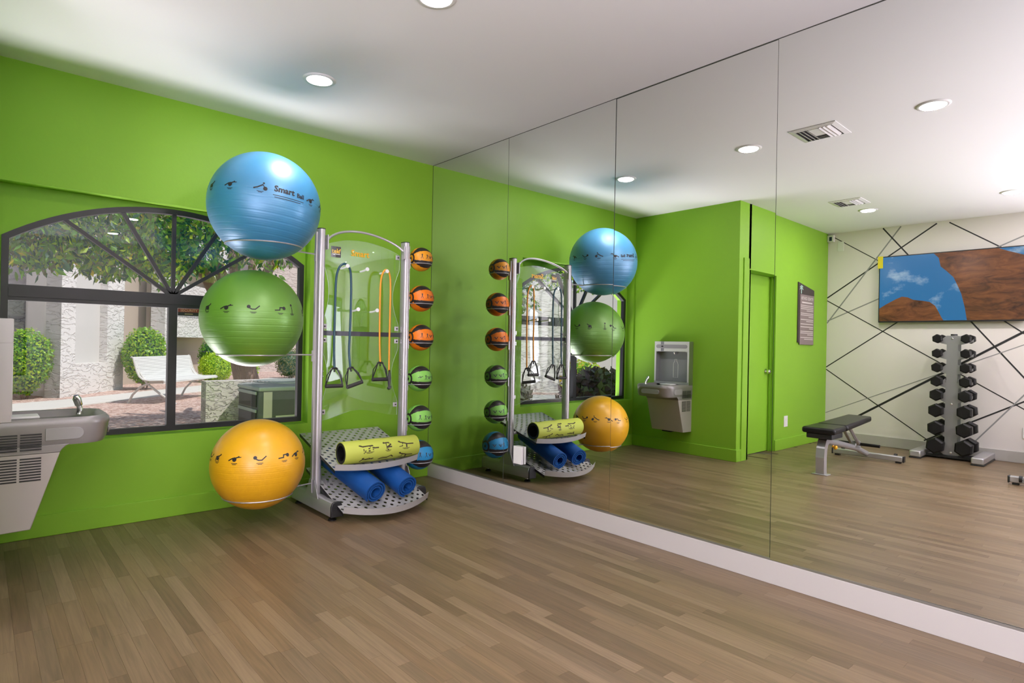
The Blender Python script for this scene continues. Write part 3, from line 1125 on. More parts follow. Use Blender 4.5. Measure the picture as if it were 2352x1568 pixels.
# perforated shelves
def shelf(xa, xb, yb, zb, yf, zf, bulge, zlip):
    """back edge yb,zb ; front corners yf,zf ; front edge bulges forward"""
    q = MB()
    nxh, nyh = 21, 19
    th = .0028

    def P(u, v, dz=0):
        x = xa + (xb - xa) * u
        yy = yf - bulge * (1 - (2 * u - 1) ** 2)
        y = yb + (yy - yb) * v
        sl = (zf - zb) / (yf - yb)
        return (x, y, zb + sl * (y - yb) + dz)
    for i in range(nxh):
        for j in range(nyh):
            solid = (i + j) % 2 == 0 or j == nyh - 1
            u0, u1, v0, v1 = i / nxh, (i + 1) / nxh, j / nyh, (j + 1) / nyh
            uc, vc = (u0 + u1) / 2, (v0 + v1) / 2
            for dz in (0, -th):
                if solid:
                    q.add([P(u0, v0, dz), P(u1, v0, dz), P(u1, v1, dz), P(u0, v1, dz)], [(0, 1, 2, 3)])
                else:
                    sq = []
                    ci = []
                    for k in range(12):
                        t = 2 * pi * k / 12
                        c, s_ = cos(t), sin(t)
                        m_ = max(abs(c), abs(s_))
                        sq.append(P(uc + c / m_ * (u1 - u0) / 2, vc + s_ / m_ * (v1 - v0) / 2, dz))
                        ci.append(P(uc + c * (u1 - u0) * .37, vc + s_ * (v1 - v0) * .37, dz))
                    # corner fill vertices follow the square outline exactly at 45 degrees
                    q.add(sq + ci, [(k, (k + 1) % 12, (k + 1) % 12 + 12, k + 12) for k in range(12)])
                    q.add([P(u0, v0, dz), P(u1, v0, dz), P(u1, v1, dz), P(u0, v1, dz)] + sq, [(0, 4 + 7, 4 + 8), (1, 4 + 10, 4 + 11), (2, 4 + 1, 4 + 2), (3, 4 + 4, 4 + 5)])
    s_ = q.build('shelf', M_shelf, rack, smooth=False)
    q = MB()
    n = 16
    for i in range(n):
        a, b = P(i / n, 1), P((i + 1) / n, 1)
        for A, B, hz in ((a, b, zlip),):
            k0 = .012
            A2 = (A[0], A[1] - k0, A[2] + hz)
            B2 = (B[0], B[1] - k0, B[2] + hz)
            q.add([A, B, B2, A2, (A[0], A[1] - .003, A[2] - .002), (B[0], B[1] - .003, B[2] - .002), (B2[0], B2[1] - .003, B2[2]), (A2[0], A2[1] - .003, A2[2])],
                  [(0, 1, 2, 3), (7, 6, 5, 4), (3, 2, 6, 7), (4, 5, 1, 0)])
    q.build('lip', M_shelf, s_)
    # side hems and supporting channel under the sheet
    for u in (0, 1):
        q = MB()
        A, B = P(u, 0), P(u, 1)
        dx = .012 if u == 0 else -.012
        q.add([(A[0], A[1], A[2]), (B[0], B[1], B[2]), (B[0], B[1], B[2] - .022), (A[0], A[1], A[2] - .022),
               (A[0] + dx * .2, A[1], A[2]), (B[0] + dx * .2, B[1], B[2]), (B[0] + dx * .2, B[1], B[2] - .022), (A[0] + dx * .2, A[1], A[2] - .022)],
              [(0, 1, 2, 3), (7, 6, 5, 4), (3, 2, 6, 7)])
        q.build('hem', M_blk, s_, smooth=False)
    q = MB()
    sl = (zf - zb) / (yf - yb)
    ym = -.48
    zm = zb + sl * (ym - yb) - .024
    q.box((RX0 + .02, ym - .02, zm - .012), (RX1 - .02, ym + .02, zm + .012))
    q.build('support_bar', M_silver, rack, bevel=.003)
    return P


SH1 = shelf(-1.232, -.60, -.178, .500, -.752, .331, .055, .040)
SH2 = shelf(-1.226, -.585, -.288, .268, -.873, .078, .095, .042)

# rings for the exercise balls
BALLS = [('blue', (-1.6485, -.5805, 2.009), .3325, .207, 1.762), ('green', (-1.6697, -.4574, 1.3098), .3085, .200, 1.077), ('yellow', (-1.6586, -.5804, .3973), .277, .205, .205)]


def ring_part(name, c, r, zr, arm_to, wire=.0045):
    q = MB()
    q.tube(circ(c[0], c[1], zr, r, 48), wire, 8, closed=True)
    d = Vector((arm_to[0] - c[0], arm_to[1] - c[1], 0)).normalized()
    a = Vector((c[0], c[1], zr)) + d * r
    q.tube([a, Vector((arm_to[0], arm_to[1], zr)) - d * .028], wire * 1.15, 8)
    e = Vector((arm_to[0], arm_to[1], zr)) - d * .030
    q.box((e.x - .0035, e.y - .014, zr - .045), (e.x + .0035, e.y + .014, zr + .030))
    return q.build(name, M_silver, rack)


for nm, c, br_, rr, zr in BALLS:
    rr = sqrt(br_ ** 2 - (c[2] - zr) ** 2) + .003
    ring_part('ball_ring', c, rr, zr, (RX0 - .008, RY0))
MED = [((-.404, -.4544, 1.8237), .0925), ((-.394, -.449, 1.518), .102), ((-.392, -.451, 1.213), .1025), ((-.394, -.446, .892), .1005), ((-.394, -.451, .583), .1025), ((-.392, -.456, .296), .1145)]
for c, r in MED:
    zr = c[2] - r * .42
    ring_part('medicine_ball_ring', c, sqrt(r * r - (.42 * r) ** 2) + .002, zr, (RX1 + .008, RY1), .003)

# ------------------------------------------------------------------ big exercise balls
BCOL = {'blue': (.020, .25, .50), 'green': (.135, .335, .03), 'yellow': (.83, .43, .008)}


def ball_mat(k):
    def b_(n, b, tc):
        b.inputs['Coat Roughness'].default_value = .5
        b.inputs['Coat IOR'].default_value = 1.75 if k == 'blue' else 1.55
    if k == 'yellow':
        return mat('vinyl_yellow', BCOL[k], .33, .0, .5, coat=.45, bump=(14, .02, .004), build=b_)
    return mat('vinyl_' + k, BCOL[k], .42, .15, .7, coat=.9 if k == 'blue' else .6, bump=(14, .02, .004), build=b_)


PRINTS = {'blue': (8.0, [(-108, 'crawl'), (-70, 'lie'), (-11, 'push'), (46, 'TEXT'), (93, 'lie'), (117, 'push')]),
          'green': (10.4, [(-90, 'crawl'), (-52, 'lie'), (1, 'bridge'), (56, 'legs'), (81, 'stand'), (107, 'crawl')]),
          'yellow': (17.0, [(-95, 'bridge'), (-81, 'crawl'), (-47, 'lie'), (3, 'bridge'), (52, 'legs'), (78, 'lie'), (98, 'push')])}
LABS = {'blue': 'large pearly blue exercise ball on the topmost ring of the rack', 'green': 'green exercise ball on the middle ring of the rack',
        'yellow': 'yellow exercise ball on the lowest ring near the floor'}
RPX = {'blue': 122, 'green': 112.5, 'yellow': 102.5}
for nm, c, rad, rr, zr in BALLS:
    t = thing('exercise_ball', LABS[nm], 'exercise ball', c, 'stability balls on the rack')
    tilt = Matrix.Rotation(R(5 if nm == 'blue' else 0), 4, Vector((sin(R(19)), cos(R(19)), 0)))
    T0 = Matrix.Translation(c) @ tilt
    prof = []
    N = 260
    gro = [6 - k * 7.4 for k in range(10)]
    for i in range(N + 1):
        la = -90 + 180 * i / N
        r = rad
        for g in gro:
            r -= rad * .0030 * math.exp(-((la - g) / .75) ** 2) * (0.5 if nm == 'yellow' else 1)
            r -= rad * .0012 * math.exp(-((la - g - 2.4) / .5) ** 2)
            r -= rad * .0010 * math.exp(-((la - g - 4.8) / .5) ** 2)
        prof.append((r * cos(R(la)) if 0 < i < N else 0, r * sin(R(la))))
    q = MB()
    q.lathe(prof, 96, T0)
    q.build('ball', ball_mat(nm), t, angle=60)
    lat0, pr = PRINTS[nm]
    q = MB()
    camlon = atan2(-4.4277 - c[1], -2.987 - c[0])

    def onball(lon, la0, T0=T0, rad=rad):
        def f(u, v):
            la = R(la0) + v / rad
            lo = lon + u / (rad * cos(R(la0)))
            rr_ = rad + .0009
            return T0 @ Vector((rr_ * cos(la) * cos(lo), rr_ * cos(la) * sin(lo), rr_ * sin(la)))
        return f
    used = []
    items = []
    for dx, pn in pr:
        lon = camlon + math.asin(max(-.985, min(.985, dx / (RPX[nm] * cos(R(lat0))))))
        used.append(lon)
        f = onball(lon, lat0)
        if pn == 'TEXT':
            vs, fs = text2d('Smart', .050, .0016)
            q.add([f(v[0] - .026, v[1] + .004) for v in vs], fs)
            vs, fs = text2d('Ball', .036, .0010)
            q.add([f(v[0] + .076, v[1] - .003) for v in vs], fs)
            for (v0, a, b) in ((-.034, -.09, .10), (-.046, -.08, .08)):
                for k in range(8):
                    u0, u1 = a + (b - a) * k / 8, a + (b - a) * (k + 1) / 8
                    q.add([f(u0, v0 - .0018), f(u1, v0 - .0018), f(u1, v0 + .0018), f(u0, v0 + .0018)], [(0, 1, 2, 3)])
        else:
            items.append((pn, f, .036, True))
    # remaining side, seen in the mirror
    lo = max(used) + R(24)
    end = min(used) + 2 * pi - R(18)
    k = 0
    seq = ['bridge', 'lie', 'crawl', 'stand', 'legs', 'push']
    while lo < end:
        items.append((seq[k % 6], onball(lo, lat0), .034, True))
        lo += R(25)
        k += 1
    if q.v:
        tag(q.build('lettering', M_print, t, smooth=False), 'black word print')
    pics(t, items, M_print)

# ------------------------------------------------------------------ medicine balls
MCOL = [('amber', (.80, .33, .012), 'amber and black medicine ball on the topmost small ring'), ('orange', (.83, .20, .006), 'orange and black medicine ball second from the top'),
        ('orange', (.83, .20, .006), 'orange and black medicine ball third from the top'), ('green', (.22, .55, .09), 'lime and black medicine ball fourth from the top'),
        ('green', (.22, .55, .09), 'lime and black medicine ball fifth from the top'), ('sky blue', (.02, .27, .55), 'sky blue and black medicine ball lowest, beside the foam roller')]
M_mblk = mat('ball_rubber_black', (.016, .012, .013), .45, bump=(90, .15, .001))
for (c, rad), (cn, colr, lab) in zip(MED, MCOL):
    t = thing('medicine_ball', lab, 'medicine ball', c, 'medicine balls in the side rings')
    mc = mat('rubber_' + cn.replace(' ', '_'), colr, .45, bump=(90, .15, .001))
    q = MB()
    nl, na = 144, 64
    # pole axis along x; longitude angle measured from -y up to +z
    vs = []
    for i in range(na + 1):
        a = pi * i / na
        for j in range(nl):
            th = 2 * pi * j / nl
            vs.append((c[0] - rad * cos(a), c[1] - rad * sin(a) * cos(th), c[2] + rad * sin(a) * sin(th)))
    q.v = [tuple(p) for p in vs]
    for i in range(na):
        am = pi * (i + .5) / na
        for j in range(nl):
            thd = (j + .5) * 360 / nl
            band = False
            for cen in (-31, 59, 149, 239):
                dd = (thd - cen + 180) % 360 - 180
                if abs(dd) < 19.5 * (.30 + .70 * sin(am)):
                    band = True
            am_d = math.degrees(min(am, pi - am))
            mi = 0
            if am_d < 24:
                mi = 1 if 18 < am_d else 0
                if am_d < 5:
                    mi = 1
            elif band:
                mi = 1
            q.f.append((i * nl + j, i * nl + (j + 1) % nl, (i + 1) * nl + (j + 1) % nl, (i + 1) * nl + j))
            q.m.append(mi)
    q.build('ball', [mc, M_mblk], t, angle=80)
    items = []
    cl = atan2(-4.4277 - c[1], -2.987 - c[0])
    ml = atan2(-4.4277 - c[1], 2.987 - c[0])
    for lon, pn, la in ((cl + R(6), 'man' if rad != .1005 else 'swim', 10), (cl + R(50), 'vee', 6), (ml + R(4), 'vee', 6), (ml - R(42), 'man', 8)):
        def f(u, v, lon=lon, la=la):
            a_ = R(la) + v / rad
            l_ = lon + u / rad
            return (c[0] + (rad + .0008) * cos(a_) * cos(l_), c[1] + (rad + .0008) * cos(a_) * sin(l_), c[2] + (rad + .0008) * sin(a_))
        items.append((pn, f, .021, False))
    pics(t, items, M_print)

# ------------------------------------------------------------------ foam roller on the upper shelf
RLc, RLr = (-.885, -.712, .4265), .0765
t = thing('foam_roller', 'yellow-green foam roller printed with exercise figures on the upper shelf', 'foam roller', RLc)
xA, xB = -1.172, -.600
q = MB()
T = Matrix.Translation((xA, RLc[1], RLc[2])) @ Matrix.Rotation(R(90), 4, 'Y')
L_ = xB - xA
q.lathe([(RLr - .006, 0.0), (RLr - .001, .0), (RLr, .002), (RLr, L_ - .002), (RLr - .001, L_), (RLr - .006, L_)], 64, T, 0)
q.build('sleeve', mat('foam_yellow_green', (.50, .57, .085), .6, bump=(120, .1, .001)), t)
q = MB()
q.lathe([(.052, .001), (RLr - .006, .001), (RLr - .006, L_ - .001), (.052, L_ - .001), (.052, .001)], 48, T, 0)
q.build('core', M_blkrub, t)
q = MB()


def onroll(xc, th):
    def f(u, v):
        a = th + v / RLr
        return (xc + u, RLc[1] - (RLr + .0008) * cos(a), RLc[2] + (RLr + .0008) * sin(a))
    return f


items = []


def squash(f, k):
    return lambda u, v: f(u, v * k)


for pn, xc, sz, vk in (('plank_roll', -1.000, .068, .55), ('squat_roll', -.857, .045, .85), ('front_roll', -.715, .058, .62)):
    items.append((pn, squash(onroll(xc, R(24)), vk), sz, True))
for pn, xc, sz, vk in (('sit_roll', -1.015, .052, .62), ('low_roll', -.868, .055, .60), ('front_roll', -.715, .056, .62)):
    items.append((pn, squash(onroll(xc, R(-36)), vk), sz, True))
for k in range(3):
    f = onroll(-1.01 + .17 * k, R(82))
    q.add([f(-.03, 0), f(.03, 0), f(.03, .003), f(-.03, .003)], [(0, 1, 2, 3)])
for th in (R(120), R(190), R(250)):
    for k, pn in enumerate(('sit_roll', 'low_roll', 'plank_roll')):
        items.append((pn, onroll(-1.02 + .165 * k, th), .04, True))
pics(t, items, mat('roller_print', (.035, .022, .008), .6, bump=(80, .01, .0005)))
q.build('caption_line', mat('roller_print', (.035, .022, .008), .6, bump=(80, .01, .0005)), t, smooth=False)


# ------------------------------------------------------------------ rolled mats on the lower shelf
def rolled_mat(name, label, front, back, r, lead, flip=1):
    t = thing(name, label, 'exercise mat', front, 'rolled mats on the lower shelf')
    F, B = Vector(front), Vector(back)
    ax = (B - F).normalized()
    rt = ax.cross(Vector((0, 0, 1))).normalized() * flip
    up = rt.cross(ax).normalized() * (1 if flip > 0 else -1)
    if up.z < 0:
        up = -up
    turns = 2.9
    n = 120
    r_in = r * .36
    th = (r - r_in) / turns * .62
    sp = []
    for i in range(n + 1):
        k = i / n
        a = 2 * pi * turns * k + lead
        rr_ = r_in + (r - r_in - th / 2) * k
        sp.append((rr_ * cos(a) * 1.02, rr_ * sin(a) * .98))
    # trailing flap lying on the shelf
    outl, inn = [], []
    for i, (u, v) in enumerate(sp):
        a, b = sp[max(i - 1, 0)], sp[min(i + 1, n)]
        du, dv = b[0] - a[0], b[1] - a[1]
        l = sqrt(du * du + dv * dv)
        nu, nv = dv / l, -du / l
        outl.append((u + nu * th / 2, v + nv * th / 2))
        inn.append((u - nu * th / 2, v - nv * th / 2))
    q = MB()
    L = (B - F).length
    secs = 6
    allv = []
    for s_ in range(secs + 1):
        for pt in outl + inn:
            allv.append(F + ax * (L * s_ / secs) + rt * pt[0] + up * pt[1])
    m_ = n + 1
    fs = []
    for s_ in range(secs):
        o0, o1 = s_ * 2 * m_, (s_ + 1) * 2 * m_
        for i in range(n):
            fs.append((o0 + i, o0 + i + 1, o1 + i + 1, o1 + i))
            fs.append((o0 + m_ + i, o1 + m_ + i, o1 + m_ + i + 1, o0 + m_ + i + 1))
        fs.append((o0, o1, o1 + m_, o0 + m_))
        fs.append((o0 + n, o0 + m_ + n, o1 + m_ + n, o1 + n))
    for o0 in (0, secs * 2 * m_):
        for i in range(n):
            fs.append((o0 + i, o0 + m_ + i, o0 + m_ + i + 1, o0 + i + 1))
    q.add(allv, fs)
    q.build('mat_roll', mat('blue_foam', (.007, .070, .27), .55, spec=.3, bump=(160, .2, .001)), t, angle=50)
    return t


rolled_mat('exercise_mat', 'left blue rolled exercise mat on the lower perforated shelf', (-1.000, -.885, .178), (-1.085, -.36, .345), .083, R(-100))
rolled_mat('exercise_mat', 'right blue rolled exercise mat on the lower perforated shelf', (-.757, -.885, .182), (-.815, -.37, .345), .082, R(-60))

# ------------------------------------------------------------------ resistance tubes
M_grip = mat('grip_foam', (.022, .020, .020), .6, bump=(120, .2, .001))


def handle_set(t, top, angle, spread=.062, hgt=.115, yaw=0.0):
    """triangular strap with a foam grip, hanging from top"""
    T = Matrix.Translation(top) @ Matrix.Rotation(yaw, 4, 'Z') @ Matrix.Rotation(angle, 4, 'Y')
    q = MB()
    q.tube([(-.022, 0, -.002), (-.012, 0, .004), (0, 0, .006), (.012, 0, .004), (.022, 0, -.002)], .0075, 8, T=T)
    q.tube([(0, 0, .012), (0, 0, -.022)], .006, 8, T=T)
    for s_ in (-1, 1):
        q.tube([(s_ * .018, 0, 0), (s_ * .040, -.004, -hgt * .45), (s_ * spread, 0, -hgt)], .0032, 6, T=T, sx=2.2)
        q.tube([(s_ * .018, 0, 0), (s_ * .052, .006, -hgt * .40), (s_ * spread, 0, -hgt)], .0032, 6, T=T, sx=2.2)
    st_ = q.build('strap', M_blk, t)
    q = MB()
    q.tube([(-spread, 0, -hgt - .004), (spread, 0, -hgt - .004)], .0135, 16, T=T)
    q.build('grip', M_grip, t)


def tube_line(pts, n=24):
    # Catmull-Rom resample
    P = [Vector(p) for p in pts]
    out = []
    for i in range(len(P) - 1):
        p0, p1, p2, p3 = P[max(i - 1, 0)], P[i], P[i + 1], P[min(i + 2, len(P) - 1)]
        for k in range(n // 4):
            t = k / (n // 4)
            out.append(.5 * ((2 * p1) + (-p0 + p2) * t + (2 * p0 - 5 * p1 + 4 * p2 - p3) * t * t + (-p0 + 3 * p1 - 3 * p2 + p3) * t ** 3))
    out.append(P[-1])
    return out


t = thing('resistance_tube', 'dark teal resistance tube with black handles hanging on the left peg', 'resistance band', (-1.08, -.50, 1.70), 'resistance tubes on the rack')
q = MB()
yT = -.515
q.tube(tube_line([(-1.139, yT - .01, .990), (-1.140, yT, 1.15), (-1.138, yT, 1.40), (-1.134, yT, 1.60), (-1.115, yT - .005, 1.685), (-1.077, yT - .008, 1.714), (-1.037, yT - .005, 1.685), (-1.022, yT, 1.60),
                  (-1.020, yT, 1.40), (-1.024, yT, 1.22), (-1.027, yT, 1.10), (-1.021, yT - .01, .992)]), .0078, 12)
q.build('tubing', mat('teal_latex', (.006, .055, .085), .35, spec=.5, bump=(60, .02, .0005)), t)
handle_set(t, (-1.139, yT - .01, .982), 0)
handle_set(t, (-1.020, yT - .012, .982), R(-17))
t = thing('resistance_tube', 'orange resistance tube with black handles hanging on the right peg', 'resistance band', (-.742, -.50, 1.69), 'resistance tubes on the rack')
q = MB()
yO = -.505
q.tube(tube_line([(-.779, yO - .01, 1.025), (-.782, yO, 1.20), (-.784, yO, 1.42), (-.782, yO, 1.60), (-.768, yO - .005, 1.68), (-.741, yO - .008, 1.706), (-.714, yO - .005, 1.68), (-.700, yO, 1.60),
                  (-.699, yO, 1.40), (-.700, yO, 1.20), (-.702, yO - .005, .96)]), .0068, 12)
q.build('tubing', mat('orange_latex', (.80, .33, .015), .35, spec=.5, bump=(60, .02, .0005)), t)
handle_set(t, (-.779, yO - .01, 1.018), 0)
handle_set(t, (-.702, yO - .012, .955), R(8), yaw=R(62))

# ------------------------------------------------------------------ drinking fountain
FY0, FY1 = -.812, -.362
t = thing('drinking_fountain', 'grey wall-mounted drinking fountain with bottle filling station on the green side wall', 'drinking fountain', (WF, (FY0 + FY1) / 2, .25))
ym = (FY0 + FY1) / 2
xs = -2.861
q = MB()   # filler housing: frame around the alcove
q.box((WF + .001, FY0, 1.138), (xs, FY1, 1.252))
q.box((WF + .001, FY0, .80), (xs, FY0 + .022, 1.138))
q.box((WF + .001, FY1 - .022, .80), (xs, FY1, 1.138))
q.box((WF + .001, FY0 + .022, .80), (WF + .008, FY1 - .022, 1.138))
q.box((WF + .001, FY0, .770), (xs, FY1, .80))
for s_, yy in ((1, FY0 + .022), (-1, FY1 - .022)):   # rounded alcove corners
    pts = [(yy, 1.138)] + [(yy + s_ * (.03 - .03 * cos(a)), 1.108 + .03 * sin(a)) for a in [pi / 2 * k / 5 for k in range(6)][::-1]]
    q.prism(pts, WF + .008, xs - .001, 0)
fil = q.build('bottle_filler', M_steel, t, bevel=.003)
q = MB()
hh, r_ = .021, .021
pts = []
for k in range(9):
    a = pi / 2 + pi * k / 8
    pts.append((FY0 + .022 + r_ + r_ * cos(a), 1.195 + r_ * sin(a)))
for k in range(9):
    a = -pi / 2 + pi * k / 8
    pts.append((FY1 - .022 - r_ + r_ * cos(a), 1.195 + r_ * sin(a)))
q.prism(pts, xs, xs + .0045, 0)
q.build('display_strip', mat('display_grey', (.36, .34, .37), .3, bump=(80, .01, .0005)), fil, bevel=.001)
M_face = mat('satin_steel_face', (.74, .73, .72), .38, .25, bump=(40, .03, .0006, (1, 1, 30)))
q = MB()
q.box((xs + .0001, FY0 + .002, 1.140), (xs + .0025, FY1 - .002, 1.250))
q.box((xs + .0001, FY0 + .002, .80), (xs + .0025, FY0 + .020, 1.140))
q.box((xs + .0001, FY1 - .020, .80), (xs + .0025, FY1 - .002, 1.140))
q.build('face_panel', M_face, fil, smooth=False)
q = MB()
q.box((xs + .0026, FY1 - .125, 1.142), (xs + .0034, FY1 - .085, 1.249))
q.build('dark_band', mat('band_grey', (.25, .25, .27), .35, bump=(80, .01, .0005)), fil, smooth=False)
q = MB()
q.box((WF + .0085, FY0 + .0225, .801), (WF + .0092, FY1 - .0225, 1.136))
q.box((WF + .009, FY0 + .0223, .801), (xs - .001, FY0 + .0235, 1.136))
q.box((WF + .009, FY1 - .0235, .801), (xs - .001, FY1 - .0223, 1.136))
q.build('alcove_lining', mat('alcove_grey', (.33, .33, .345), .35, .2, bump=(80, .01, .0005)), fil, smooth=False)
q = MB()
q.box((xs + .0042, FY1 - .092, 1.188), (xs + .0056, FY1 - .118, 1.203))
q.build('sensor', M_blk, fil, smooth=False)
q = MB()
T = Matrix.Translation((WF + .035, ym - .01, 1.138))
q.lathe([(0, -.03), (.010, -.03), (.012, -.01), (.020, 0), (0, 0)], 16, T)
q.build('nozzle', M_chrome, fil)
q = MB()   # bottle outline on the back of the alcove
bo = [(-.030, .845), (-.030, .99), (-.024, 1.015), (-.012, 1.03), (-.012, 1.05), (.012, 1.05), (.012, 1.03), (.024, 1.015), (.030, .99), (.030, .845)]
q.tube([(WF + .0095, ym - .01 + a, b) for a, b in bo], .0032, 6, closed=True)
q.build('bottle_outline', M_wplast, fil)

xt = -2.462
q = MB()   # basin


def rr_loop(x0, x1, y0, y1, r, z, n=8):
    out = [(x0, y1, z), (x0, y0, z)]
    for k in range(n + 1):
        a = -pi / 2 + pi / 2 * k / n
        out.append((x1 - r + r * cos(a), y0 + r + r * sin(a), z))
    for k in range(n + 1):
        a = pi / 2 * k / n
        out.append((x1 - r + r * cos(a), y1 - r + r * sin(a), z))
    return out


loops = [rr_loop(WF + .001, xt - .028, FY0 + .012, FY1 - .012, .10, .645), rr_loop(WF + .001, xt - .014, FY0 + .002, FY1 - .002, .115, .668), rr_loop(WF + .001, xt - .004, FY0, FY1, .12, .735),
         rr_loop(WF + .001, xt, FY0, FY1, .12, .742), rr_loop(WF + .001, xt - .002, FY0, FY1, .12, .764), rr_loop(WF + .001, xt - .014, FY0 + .010, FY1 - .010, .115, .778),
         rr_loop(WF + .02, xt - .030, FY0 + .026, FY1 - .026, .10, .776), rr_loop(WF + .04, xt - .055, FY0 + .045, FY1 - .045, .09, .742), rr_loop(WF + .12, xt - .15, FY0 + .13, FY1 - .13, .05, .722)]
nl = len(loops[0])
vs = [p for L in loops for p in L]
fs = []
for i in range(len(loops) - 1):
    for j in range(nl):
        j2 = (j + 1) % nl
        fs.append((i * nl + j, i * nl + j2, (i + 1) * nl + j2, (i + 1) * nl + j))
fs.append(tuple(range(nl - 1, -1, -1)))
fs.append(tuple((len(loops) - 1) * nl + j for j in range(nl)))
q.add(vs, fs)
bas = q.build('basin', M_fgrey, t, angle=40)
# push pads on the sides and front of the basin
for yy, s_ in ((FY0 + .001, -1), (FY1 - .001, 1)):
    q = MB()
    pts = [(-2.735, .672), (-2.735, .730)]
    for k in range(9):
        a = pi / 2 - pi * k / 8
        pts.append((-2.612 + .029 * cos(a), .701 + .029 * sin(a)))
    q.prism(pts, yy, yy + s_ * .004, 1)
    q.build('push_pad', mat('pad_grey', (.30, .29, .285), .4, bump=(200, .02, .0005)), bas, bevel=.002)
q = MB()
pts = []
for k in range(9):
    a = pi / 2 + pi * k / 8
    pts.append((ym - .09 + .026 * cos(a), .701 + .026 * sin(a)))
for k in range(9):
    a = -pi / 2 + pi * k / 8
    pts.append((ym + .09 + .026 * cos(a), .701 + .026 * sin(a)))
q.prism(pts, xt - .008, xt - .001, 0)
q.build('push_pad', mat('pad_grey'), bas, bevel=.002)
# drip tray insert and bubbler
q = MB()
q.box((WF + .06, ym - .07, .762), (WF + .20, ym + .07, .776))
q.build('drip_tray', M_wplast, bas, bevel=.006)
q = MB()
q.tube([(-2.565, -.455, .755), (-2.565, -.455, .79), (-2.572, -.462, .812)], [.017, .013, .012], 14)
q.tube([(-2.569, -.46, .805), (-2.580, -.474, .840), (-2.585, -.480, .858)], [.016, .018, .010], 14, sx=1.15)
q.build('bubbler', M_chrome, bas)
# neck and tapered lower body
q = MB()
q.prism([(WF + .001, .650), (-2.640, .650), (-2.655, .640), (-2.672, .622), (-2.676, .612), (WF + .001, .612)], FY0 + .004, FY1 - .03, 1)
q.build('neck', M_fgrey, t, bevel=.003)
q = MB()
q.prism([(WF + .001, .612), (-2.676, .612), (-2.783, .255), (WF + .001, .252)], FY0 + .006, -.398, 1)
bod = q.build('body', M_flight, t, bevel=.004)
q = MB()
q.box((WF + .03, -.62, .235), (-2.83, -.50, .252))
q.build('drain_cover', M_blk, bod, bevel=.004)
# louvre grilles on the side facing the camera
for grp, (zt, zb, nrow, m_) in enumerate(((.712, .628, 7, M_blk), (.598, .482, 9, M_blk))):
    q = MB()
    yf_ = FY0 + (.006 if grp else .004)
    if grp == 0:
        yf_ = FY0
    for c0, c1 in ((-2.915, -2.838), (-2.828, -2.748)):
        for k in range(nrow):
            z = zt - (zt - zb) * (k + .5) / nrow
            hz = (zt - zb) / nrow * .27
            q.box((c0, yf_ - .0012, z - hz), (c1, yf_ + .004, z + hz))
    q.build('louvre', M_blk, t, smooth=False)

# ------------------------------------------------------------------ television
ty0, ty1, tz0, tz1 = -1.962, -3.372, 1.546, 2.366
tx = W2 + .075
t = thing('television', 'large wall-mounted television showing red rock and blue sky', 'television', (W2 + .03, (ty0 + ty1) / 2, (tz0 + tz1) / 2))
q = MB()
q.box((W2 + .03, ty1, tz0), (tx, ty0, tz1))
q.build('housing', M_blk, t, bevel=.004)
q = MB()
q.box((W2 + .001, ty1 + .45, tz0 + .2), (W2 + .03, ty0 - .45, tz1 - .2))
q.build('wall_bracket', M_blk, t, smooth=False)


def sky_b(n, b, tc):
    nz = n.nodes.new('ShaderNodeTexNoise')
    nz.inputs['Scale'].default_value = 2.6
    nz.inputs['Detail'].default_value = 7
    nz.inputs['Roughness'].default_value = .6
    mp = n.nodes.new('ShaderNodeMapping')
    mp.inputs['Scale'].default_value = (1, 1.1, 1.7)
    n.links.new(tc.outputs['Object'], mp.inputs['Vector'])
    n.links.new(mp.outputs[0], nz.inputs['Vector'])
    cr = n.nodes.new('ShaderNodeValToRGB')
    cr.color_ramp.elements[0].position = .56
    cr.color_ramp.elements[0].color = (.018, .16, .40, 1)
    cr.color_ramp.elements[1].position = .74
    cr.color_ramp.elements[1].color = (.42, .55, .68, 1)
    n.links.new(nz.outputs[0], cr.inputs[0])
    b.inputs['Base Color'].default_value = (.01, .01, .01, 1)
    n.links.new(cr.outputs[0], b.inputs['Emission Color'])
    b.inputs['Emission Strength'].default_value = .95


def rock_b(n, b, tc):
    nz = n.nodes.new('ShaderNodeTexNoise')
    nz.inputs['Scale'].default_value = 5
    nz.inputs['Detail'].default_value = 8
    nz.inputs['Distortion'].default_value = .7
    nz.inputs['Roughness'].default_value = .68
    mp = n.nodes.new('ShaderNodeMapping')
    mp.inputs['Rotation'].default_value = (.5, 0, 0)
    mp.inputs['Scale'].default_value = (1, .7, 2.2)
    n.links.new(tc.outputs['Object'], mp.inputs['Vector'])
    n.links.new(mp.outputs[0], nz.inputs['Vector'])
    cr = n.nodes.new('ShaderNodeValToRGB')
    cr.color_ramp.elements[0].position = .30
    cr.color_ramp.elements[0].color = (.035, .010, .006, 1)
    cr.color_ramp.elements[1].position = .70
    cr.color_ramp.elements[1].color = (.36, .115, .035, 1)
    n.links.new(nz.outputs[0], cr.inputs[0])
    b.inputs['Base Color'].default_value = (.01, .01, .01, 1)
    n.links.new(cr.outputs[0], b.inputs['Emission Color'])
    b.inputs['Emission Strength'].default_value = .8


sy0, sy1, sz0, sz1 = ty0 - .012, ty1 + .012, tz0 + .016, tz1 - .012
q = MB()
q.box((tx - .001, sy1, sz0), (tx + .0015, sy0, sz1))
scr = q.build('screen', mat('screen_sky', (.01, .01, .01), .2, build=sky_b), t, smooth=False)


def sc(u, v):   # u from the far-left of the mirror image (0) to right (1), v up
    return (sy0 + (sy1 - sy0) * u, sz0 + (sz1 - sz0) * v)


